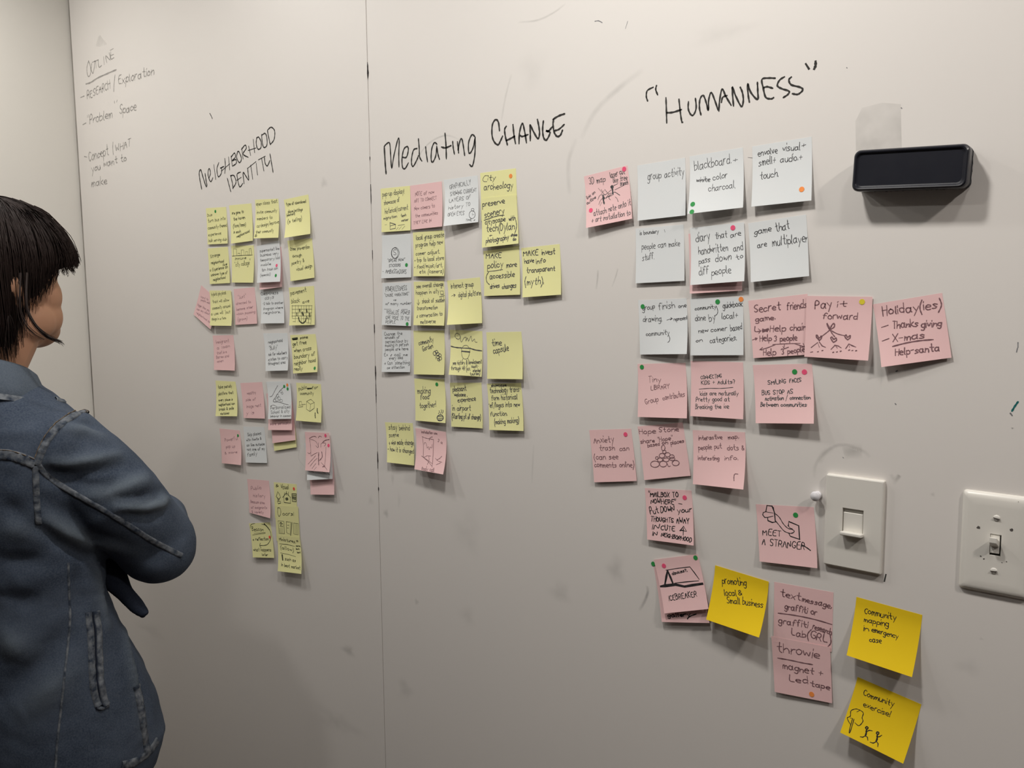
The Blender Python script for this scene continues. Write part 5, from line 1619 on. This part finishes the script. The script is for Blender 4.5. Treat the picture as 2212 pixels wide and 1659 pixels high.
# ---- hair: a bob with a fringe, shell and strands
rg = random.Random(21)
def zb(phi):
    a = abs(math.degrees(phi))
    if a < 56: return 0.012
    if a < 100: return 0.012-0.050*sm((a-56)/44)
    return -0.038-0.068*sm((a-98)/26)
def hair_pt(phi, s, off=0.0, ext=0.0):
    """s: 0 crown to 1 lower edge"""
    C0 = Vector((0, -0.028, 0.022)); A, B, Cz = 0.088+off, 0.110+off, 0.090+off
    z_end = zb(phi)-ext; front = max(0.0, math.cos(phi))
    th_eq = math.pi/2; zz_eq = C0.z
    # arc length split: dome part then straight fall
    dome = 1.0 if z_end >= zz_eq else 0.72
    if z_end >= zz_eq-0.02:
        th = s*math.acos(max(-0.25, (z_end-C0.z)/Cz)); r = math.sin(th); p = Vector((A*r*math.sin(phi), B*r*math.cos(phi), C0.z+Cz*math.cos(th)))
        f_ = 0.016*s**3; p.y += f_*front; p.x += f_*0.3*math.sin(phi); return p
    if s < dome:
        th = s/dome*th_eq; r = math.sin(th); p = Vector((A*r*math.sin(phi), B*r*math.cos(phi), C0.z+Cz*math.cos(th)))
        return p
    t = (s-dome)/(1-dome); k = 1.0-0.16*t*t*(1.0 if abs(phi) > 1.2 else 0.4)
    p = Vector((A*k*math.sin(phi), B*k*math.cos(phi), zz_eq+(z_end-zz_eq)*t))
    p.y += 0.018*front*t*t; return p
NP, NS = 72, 26; vs, fs = [], []
for j in range(NS+1):
    for i in range(NP): vs.append(HT @ hair_pt((i/NP)*2*math.pi-math.pi, max(j/NS, 0.004), -0.002+0.0012*math.sin(i*2.3+j*0.2)))
Kb = len(vs)
for j in range(NS+1):
    for i in range(NP): vs.append(HT @ hair_pt((i/NP)*2*math.pi-math.pi, max(j/NS, 0.004), -0.012))
for j in range(NS):
    for i in range(NP):
        a = j*NP+i; b = j*NP+(i+1) % NP; fs.append((a, b, b+NP, a+NP)); fs.append((Kb+a, Kb+a+NP, Kb+b+NP, Kb+b))
for i in range(NP):
    a = NS*NP+i; b = NS*NP+(i+1) % NP; fs.append((a, b, Kb+b, Kb+a))
hair = mesh_obj('hair', vs, fs, M['hair'], person, True)
def strand(vs, fs, pts, r0, r1):
    P = [Vector(p) for p in pts]; n = len(P); b0 = len(vs)
    for i in range(n):
        t = (P[min(n-1, i+1)]-P[max(0, i-1)]).normalized(); a = t.orthogonal().normalized(); b = t.cross(a); r = r0+(r1-r0)*(i/(n-1))**1.5
        for k in range(3): c = k*2*math.pi/3; vs.append(P[i]+a*r*math.cos(c)+b*r*math.sin(c))
        if i:
            for k in range(3): q_ = b0+3*i+k; q2 = b0+3*i+(k+1) % 3; fs.append((q_-3, q2-3, q2, q_))
vs, fs = [], []
for n_ in range(2600):
    phi = rg.uniform(-math.pi, math.pi); s0 = rg.uniform(0.0, 0.55)**1.3; ext = max(-0.02, rg.gauss(0.002, 0.007) if abs(phi) < 1.7 else rg.gauss(0.006, 0.013)); dphi = rg.gauss(0, 0.09); off = rg.uniform(-0.001, 0.0022)
    if rg.random() < 0.05: off += rg.uniform(0.001, 0.005)
    pts = []
    for k in range(11):
        s = s0+(1-s0)*k/10; pts.append(HT @ hair_pt(phi+dphi*(s-s0), max(s, 0.01), off+0.0008*math.sin(k*1.3+n_), ext))
    strand(vs, fs, pts, 0.0010, 0.0003)
mesh_obj('hair_strands', vs, fs, M['hair'], hair, True)['kind'] = 'stuff'
# loose locks: two long ones across the cheek, wisps in front of the fringe and at the nape
def lock(pxs, n, spread, r=0.0006, jit=0.0015):
    vs, fs = [], []
    for k in range(n):
        pts = []; o0 = Vector((rg.gauss(0, jit), rg.gauss(0, jit), rg.gauss(0, jit))); cut = rg.uniform(0.8, 1.0)
        P = [PMI @ at_depth(*p) for p in pxs]; Q = [Vector((0, 0, 0))]*0
        for i in range(len(P)-1):
            for t in (0, 0.25, 0.5, 0.75):
                a, b, c, d = P[max(0, i-1)], P[i], P[i+1], P[min(len(P)-1, i+2)]
                Q.append(0.5*(2*b+(c-a)*t+(2*a-5*b+4*c-d)*t*t+(3*b-a-3*c+d)*t**3))
        Q.append(P[-1]); Q = Q[:max(3, int(len(Q)*cut))]
        for i, q_ in enumerate(Q): pts.append(q_+o0*(0.4+spread*i/len(Q)))
        strand(vs, fs, pts, r, r*0.35)
    o = mesh_obj('loose_lock', vs, fs, M['hair'], hair, True); return o
lock([(58, 590, 1.262), (56, 640, 1.250), (60, 672, 1.248), (78, 706, 1.250), (104, 728, 1.256), (128, 738, 1.262), (137, 745, 1.264)], 26, 1.0, 0.0007, 0.0012)
lock([(44, 590, 1.262), (42, 640, 1.248), (44, 676, 1.246), (56, 704, 1.246), (76, 724, 1.250), (98, 735, 1.258)], 10, 1.2, 0.0006, 0.0012)
lock([(100, 482, 1.30), (124, 508, 1.31), (143, 536, 1.32), (153, 556, 1.325), (150, 570, 1.325)], 7, 2.4, 0.0004, 0.0011)
lock([(92, 470, 1.31), (118, 496, 1.31), (138, 522, 1.32), (152, 546, 1.325), (153, 562, 1.325)], 4, 2.4, 0.0004, 0.0012)
lock([(52, 690, 1.27), (55, 715, 1.27), (57, 735, 1.27)], 5, 2, 0.0004, 0.002)
lock([(20, 680, 1.262), (24, 715, 1.265), (28, 748, 1.27)], 10, 2.5, 0.0005, 0.004)

# ---- jacket
bm = bmesh.new()
TOR = [(0.715, 0.188, 0.136, 0.016), (0.770, 0.200, 0.150, 0.019), (0.83, 0.197, 0.142, 0.012), (0.90, 0.187, 0.130, 0.000), (0.97, 0.174, 0.110, -0.016), (1.04, 0.164, 0.100, -0.026), (1.12, 0.170, 0.110, -0.030),
       (1.20, 0.180, 0.118, -0.034), (1.26, 0.182, 0.110, -0.040), (1.305, 0.172, 0.094, -0.045), (1.335, 0.135, 0.080, -0.048), (1.360, 0.088, 0.070, -0.050), (1.375, 0.072, 0.066, -0.050)]
loft_rings(bm, [sring(0, cy, z, a, b) for z, a, b, cy in TOR])
SLV = {1: [0.060, 0.064, 0.061, 0.056, 0.050, 0.046], -1: [0.060, 0.062, 0.058, 0.050, 0.044, 0.042]}
for s in (1, -1):
    P = [Vector(p) for p in ARM[s]]; P[0] = P[0]+Vector((-s*0.02, 0, 0.0)); P[-1] = P[-2].lerp(P[-1], 0.7)
    ell(bm, Vector((s*0.146, -0.038, 1.272)), (0.052, 0.058, 0.055))
    ell(bm, P[2], (0.060, 0.060, 0.060))
    tube(bm, P, SLV[s], 28)
jacket = fuse('jacket', bm, 0.0052, 6, M['denim'], person)
def bvh_of(o): return BVHTree.FromPolygons([v.co[:] for v in o.data.vertices], [p.vertices[:] for p in o.data.polygons])
camL = PMI @ CAM
def cast(bv, px, py):
    d = (PMI.to_3x3() @ ray(px, py)).normalized(); h = bv.ray_cast(camL, d); return (h[0], h[1]) if h[0] is not None else None
bv = bvh_of(jacket)
# folds pressed into or raised from the cloth: (pixels along the fold, height m, half width m)
FOLDS = [([(98, 1000), (150, 1003), (205, 995), (262, 982)], 0.006, 0.010), ([(100, 1016), (160, 1022), (230, 1012), (275, 998)], -0.006, 0.011),
         ([(120, 1030), (190, 1052), (255, 1046), (300, 1015)], -0.007, 0.012), ([(190, 1068), (240, 1064), (290, 1040), (320, 1030)], 0.006, 0.012),
         ([(225, 1072), (280, 1078), (330, 1072), (365, 1060)], -0.006, 0.010), ([(255, 1095), (310, 1098), (345, 1090), (362, 1072)], 0.008, 0.010), ([(270, 1110), (320, 1112), (350, 1104)], -0.006, 0.010),
         ([(150, 905), (190, 915), (222, 925)], -0.005, 0.010), ([(140, 925), (185, 925), (225, 945)], 0.004, 0.010),
         ([(110, 1125), (170, 1158), (230, 1178), (300, 1190)], 0.004, 0.016), ([(95, 1085), (130, 1110), (170, 1140)], -0.004, 0.014), ([(200, 1150), (270, 1180), (340, 1200)], -0.003, 0.014),
         ([(0, 1090), (30, 1105), (60, 1130)], -0.004, 0.016), ([(0, 1140), (40, 1145), (75, 1160)], 0.003, 0.016), ([(10, 1210), (60, 1215), (100, 1205)], -0.004, 0.014),
         ([(0, 1370), (30, 1395), (60, 1410)], 0.005, 0.02), ([(140, 1370), (90, 1430), (40, 1480), (0, 1510)], -0.007, 0.02), ([(0, 1290), (50, 1300), (95, 1290)], -0.005, 0.015), ([(150, 1450), (100, 1500), (50, 1540)], 0.004, 0.02),
         ([(262, 1330), (280, 1430), (300, 1530), (308, 1600)], 0.005, 0.012), ([(285, 1400), (310, 1500), (325, 1560)], -0.004, 0.010), ([(175, 1220), (172, 1280), (180, 1330)], -0.005, 0.012), ([(205, 1215), (215, 1290), (235, 1360)], 0.005, 0.010)]
FOLDS = [(p, a*1.6, w) for p, a, w in FOLDS]+[([(86, 1138), (130, 1172), (180, 1200), (232, 1222)], -0.012, 0.008), ([(100, 1120), (150, 1155), (210, 1185)], 0.006, 0.012)]
lines3 = []
for pts, amp, wd_ in FOLDS:
    P = []
    for i in range(len(pts)-1):
        for t in range(6):
            k = t/6; h = cast(bv, pts[i][0]*(1-k)+pts[i+1][0]*k, pts[i][1]*(1-k)+pts[i+1][1]*k)
            if h: P.append(h[0])
    if P: lines3.append((P, amp, wd_))
me = jacket.data; nrm = [v.normal.copy() for v in me.vertices]
from mathutils import kdtree, noise as mnoise
kds = []
for P, amp, wd_ in lines3:
    kd = kdtree.KDTree(len(P))
    for i, p in enumerate(P): kd.insert(p, i)
    kd.balance(); kds.append((kd, amp, wd_, len(P)))
wear = []
for v, nn in zip(me.vertices, nrm):
    d_ = 0.0; wr = 0.0
    for kd, amp, wd_, L_ in kds:
        c_, i_, dist = kd.find(v.co)
        if dist < 3*wd_:
            e = 0.35+0.65*math.sin(math.pi*(i_+0.5)/L_); g_ = e*math.exp(-(dist/wd_)**2); d_ += amp*g_; wr += max(0, amp)*g_*45
    p = v.co; d_ += 0.0022*mnoise.noise(Vector((p.x*16, p.y*16, p.z*22)))+0.0010*mnoise.noise(Vector((p.x*48, p.y*48, p.z*60)))
    v.co = v.co+nn*d_; wear.append(min(0.45, wr))
me.update(); bv = bvh_of(jacket)
jacket.data.attributes.new('wear', 'FLOAT', 'POINT').data.foreach_set('value', wear)
def seam_strip(name, pts, width, height, m, parent, closed=False, steps=8):
    """raised strip sewn along a path given in photo pixels, lying on the jacket"""
    P = []
    for i in range(len(pts)-1):
        a, b, c, d = pts[max(0, i-1)], pts[i], pts[i+1], pts[min(len(pts)-1, i+2)]
        for t in range(steps):
            k = t/steps
            q_ = [0.5*(2*b[j]+(c[j]-a[j])*k+(2*a[j]-5*b[j]+4*c[j]-d[j])*k*k+(3*b[j]-a[j]-3*c[j]+d[j])*k**3) for j in (0, 1)]; h = cast(bv, *q_)
            if h and (not P or (h[0]-P[-1][0]).length < 0.05): P.append(h)
    h = cast(bv, *pts[-1])
    if h and P and (h[0]-P[-1][0]).length < 0.05: P.append(h)
    if len(P) < 3: return None
    P = [P[0]]+[((P[i-1][0]+P[i][0]*2+P[i+1][0])/4, (P[i-1][1]+P[i][1]*2+P[i+1][1]).normalized()) for i in range(1, len(P)-1)]+[P[-1]]
    vs, fs = [], []; prof = [(-0.5, -0.0010), (-0.42, height*0.8), (-0.2, height), (0.2, height), (0.42, height*0.8), (0.5, -0.0010)]; n = len(prof)
    for i, (p, nn) in enumerate(P):
        t = (P[min(len(P)-1, i+1)][0]-P[max(0, i-1)][0]).normalized(); sd = nn.cross(t).normalized(); puck = 1+0.28*math.sin(i*1.1+math.sin(i*0.37)*2)
        for x, h_ in prof:
            q_ = p+sd*x*width; loc = bv.find_nearest(q_)
            vs.append((loc[0]+loc[1]*(h_*(puck if h_ > 0 else 1))))
        if i:
            for k in range(n-1): a = i*n+k; fs.append((a-n, a-n+1, a+1, a))
    return mesh_obj(name, vs, fs, m, parent, True)
S_ARM = [(192, 884), (172, 892), (150, 903), (125, 922), (104, 948), (90, 975), (79, 1004)]
seam_strip('armhole_seam', S_ARM, 0.011, 0.0022, M['seam'], jacket)
seam_strip('stitching', [(x-7, y-5) for x, y in S_ARM], 0.0014, 0.0022, M['thread'], jacket)
seam_strip('bar_tack', [(168, 880), (178, 884), (188, 892)], 0.010, 0.0030, M['thread'], jacket)
seam_strip('yoke_seam', [(0, 982), (20, 983), (45, 990), (76, 1002)], 0.016, 0.0024, M['seam'], jacket)
seam_strip('stitching', [(0, 972), (20, 973), (45, 980), (76, 992)], 0.0013, 0.0026, M['thread'], jacket)
seam_strip('side_back_seam', [(76, 1006), (78, 1050), (80, 1090), (84, 1130)], 0.009, 0.0020, M['seam'], jacket)
seam_strip('sleeve_seam', [(82, 1004), (105, 1030), (150, 1060), (200, 1088), (262, 1125), (330, 1168), (392, 1200)], 0.009, 0.0018, M['seam'], jacket)
seam_strip('shoulder_seam', [(120, 862), (150, 872), (178, 882)], 0.010, 0.0024, M['seam'], jacket)
seam_strip('back_panel_seam', [(147, 1215), (149, 1280), (151, 1340), (146, 1400), (139, 1460), (132, 1530), (124, 1600), (120, 1659)], 0.0035, 0.0014, M['seam'], jacket)
wl_ = [(190, 1322), (196, 1380), (198, 1440), (202, 1490), (212, 1525)]
seam_strip('pocket_welt', wl_, 0.011, 0.0032, M['seam'], jacket)
seam_strip('pocket_welt', [(x+17, y-3) for x, y in wl_], 0.011, 0.0040, M['seam'], jacket)
seam_strip('stitching', [(x+9, y) for x, y in wl_]+[(232, 1524)], 0.0016, 0.0036, M['denim_dark'], jacket)
seam_strip('pocket_tack', [(208, 1528), (220, 1530), (234, 1522)], 0.006, 0.0034, M['seam'], jacket)
seam_strip('front_placket', [(295, 1480), (305, 1530), (312, 1580), (318, 1625)], 0.014, 0.0025, M['seam'], jacket)
seam_strip('hem_band', [(262, 1655), (295, 1645), (322, 1625), (340, 1600)], 0.016, 0.0020, M['seam'], jacket)
# collar: a folded band standing round the neck
bm = bmesh.new(); rings = []
NCOL = 44
for i in range(NCOL+1):
    a = math.radians(-62)-math.radians(236)*i/NCOL if False else math.radians(60-300*i/NCOL)
    rx, ry = 0.072, 0.066; e = abs(i/NCOL-0.5)*2
    c = Vector((rx*math.cos(a), -0.052+ry*math.sin(a), 1.386-0.058*e**1.3)); o_ = Vector((math.cos(a), math.sin(a), 0)); drop = 0.050+0.016*e**3
    rings.append([c, c+Vector((0, 0, 0.034))+o_*0.002, c+Vector((0, 0, 0.040))+o_*0.008, c+Vector((0, 0, 0.034))+o_*0.015, c+Vector((0, 0, 0.034-drop*0.6))+o_*0.028, c+Vector((0, 0, 0.034-drop))+o_*0.042, c+Vector((0, 0, 0.031-drop))+o_*0.039, c+Vector((0, 0, 0.014-drop*0.5))+o_*0.020])
R = [[bm.verts.new(p) for p in r] for r in rings]; n = len(R[0])
for i in range(NCOL):
    for k in range(n): bm.faces.new((R[i][k], R[i][(k+1) % n], R[i+1][(k+1) % n], R[i+1][k]))
bm.faces.new(R[0]); bm.faces.new(list(reversed(R[-1])))
bmesh.ops.recalc_face_normals(bm, faces=bm.faces)
collar = bm_obj('collar', bm, M['denim'], jacket, True)
collar.data.attributes.new('wear', 'FLOAT', 'POINT').data.foreach_set('value', [0.22]*len(collar.data.vertices))
vs, fs = [], []
for i in range(NCOL+1):
    p = rings[i][5]; q_ = rings[i][4]; d = (q_-p).normalized(); o_ = (rings[i][5]-rings[i][0]); o_.z = 0; o_.normalize()
    for k, t in enumerate((-0.001, 0.004, 0.009)): vs.append(p+d*t+o_*0.0014+Vector((0, 0, 0.0008)))
    if i:
        for k in range(2): a = 3*i+k; fs.append((a-3, a-2, a+1, a))
mesh_obj('collar_seam', vs, fs, M['seam'], collar, True)
# loose cuff of the lower sleeve hanging under the right elbow
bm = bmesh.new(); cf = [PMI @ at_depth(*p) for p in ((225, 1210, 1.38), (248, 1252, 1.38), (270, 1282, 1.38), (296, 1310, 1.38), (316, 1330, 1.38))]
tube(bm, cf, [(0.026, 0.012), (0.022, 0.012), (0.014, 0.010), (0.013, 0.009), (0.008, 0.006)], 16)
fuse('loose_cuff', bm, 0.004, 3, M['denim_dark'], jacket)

# ---- trousers and shoes
bm = bmesh.new()
loft_rings(bm, [sring(0, -0.012, z, a, b, 2.2) for z, a, b in ((0.74, 0.165, 0.108), (0.80, 0.168, 0.112), (0.86, 0.165, 0.110), (0.92, 0.150, 0.098))])
for s in (-1, 1): tube(bm, [(s*0.085, -0.012, 0.80), (s*0.092, -0.005, 0.62), (s*0.096, 0.005, 0.45), (s*0.100, -0.012, 0.25), (s*0.104, -0.020, 0.07)], [0.088, 0.078, 0.062, 0.055, 0.048])
fuse('trousers', bm, 0.008, 4, M['trousers'], person)
for s in (-1, 1):
    bm = bmesh.new(); ell(bm, (s*0.108, 0.045, 0.040), (0.044, 0.105, 0.034)); ell(bm, (s*0.105, -0.025, 0.055), (0.038, 0.050, 0.045))
    bmesh.ops.bisect_plane(bm, geom=bm.verts[:]+bm.edges[:]+bm.faces[:], plane_co=(0, 0, 0.016), plane_no=(0, 0, 1), clear_inner=True)
    sh = bm_obj('shoe', bm, M['shoe'], person, True)
    bm = bmesh.new(); loft_rings(bm, [[Vector((s*0.108+x*k, 0.036+y*k, z)) for x, y in [(0.046*math.cos(t*math.pi/12), 0.118*math.sin(t*math.pi/12)) for t in range(24)]] for z, k in ((0.0, 0.98), (0.004, 1.0), (0.018, 1.0), (0.022, 0.97))])
    bm_obj('sole', bm, M['sole'], sh)
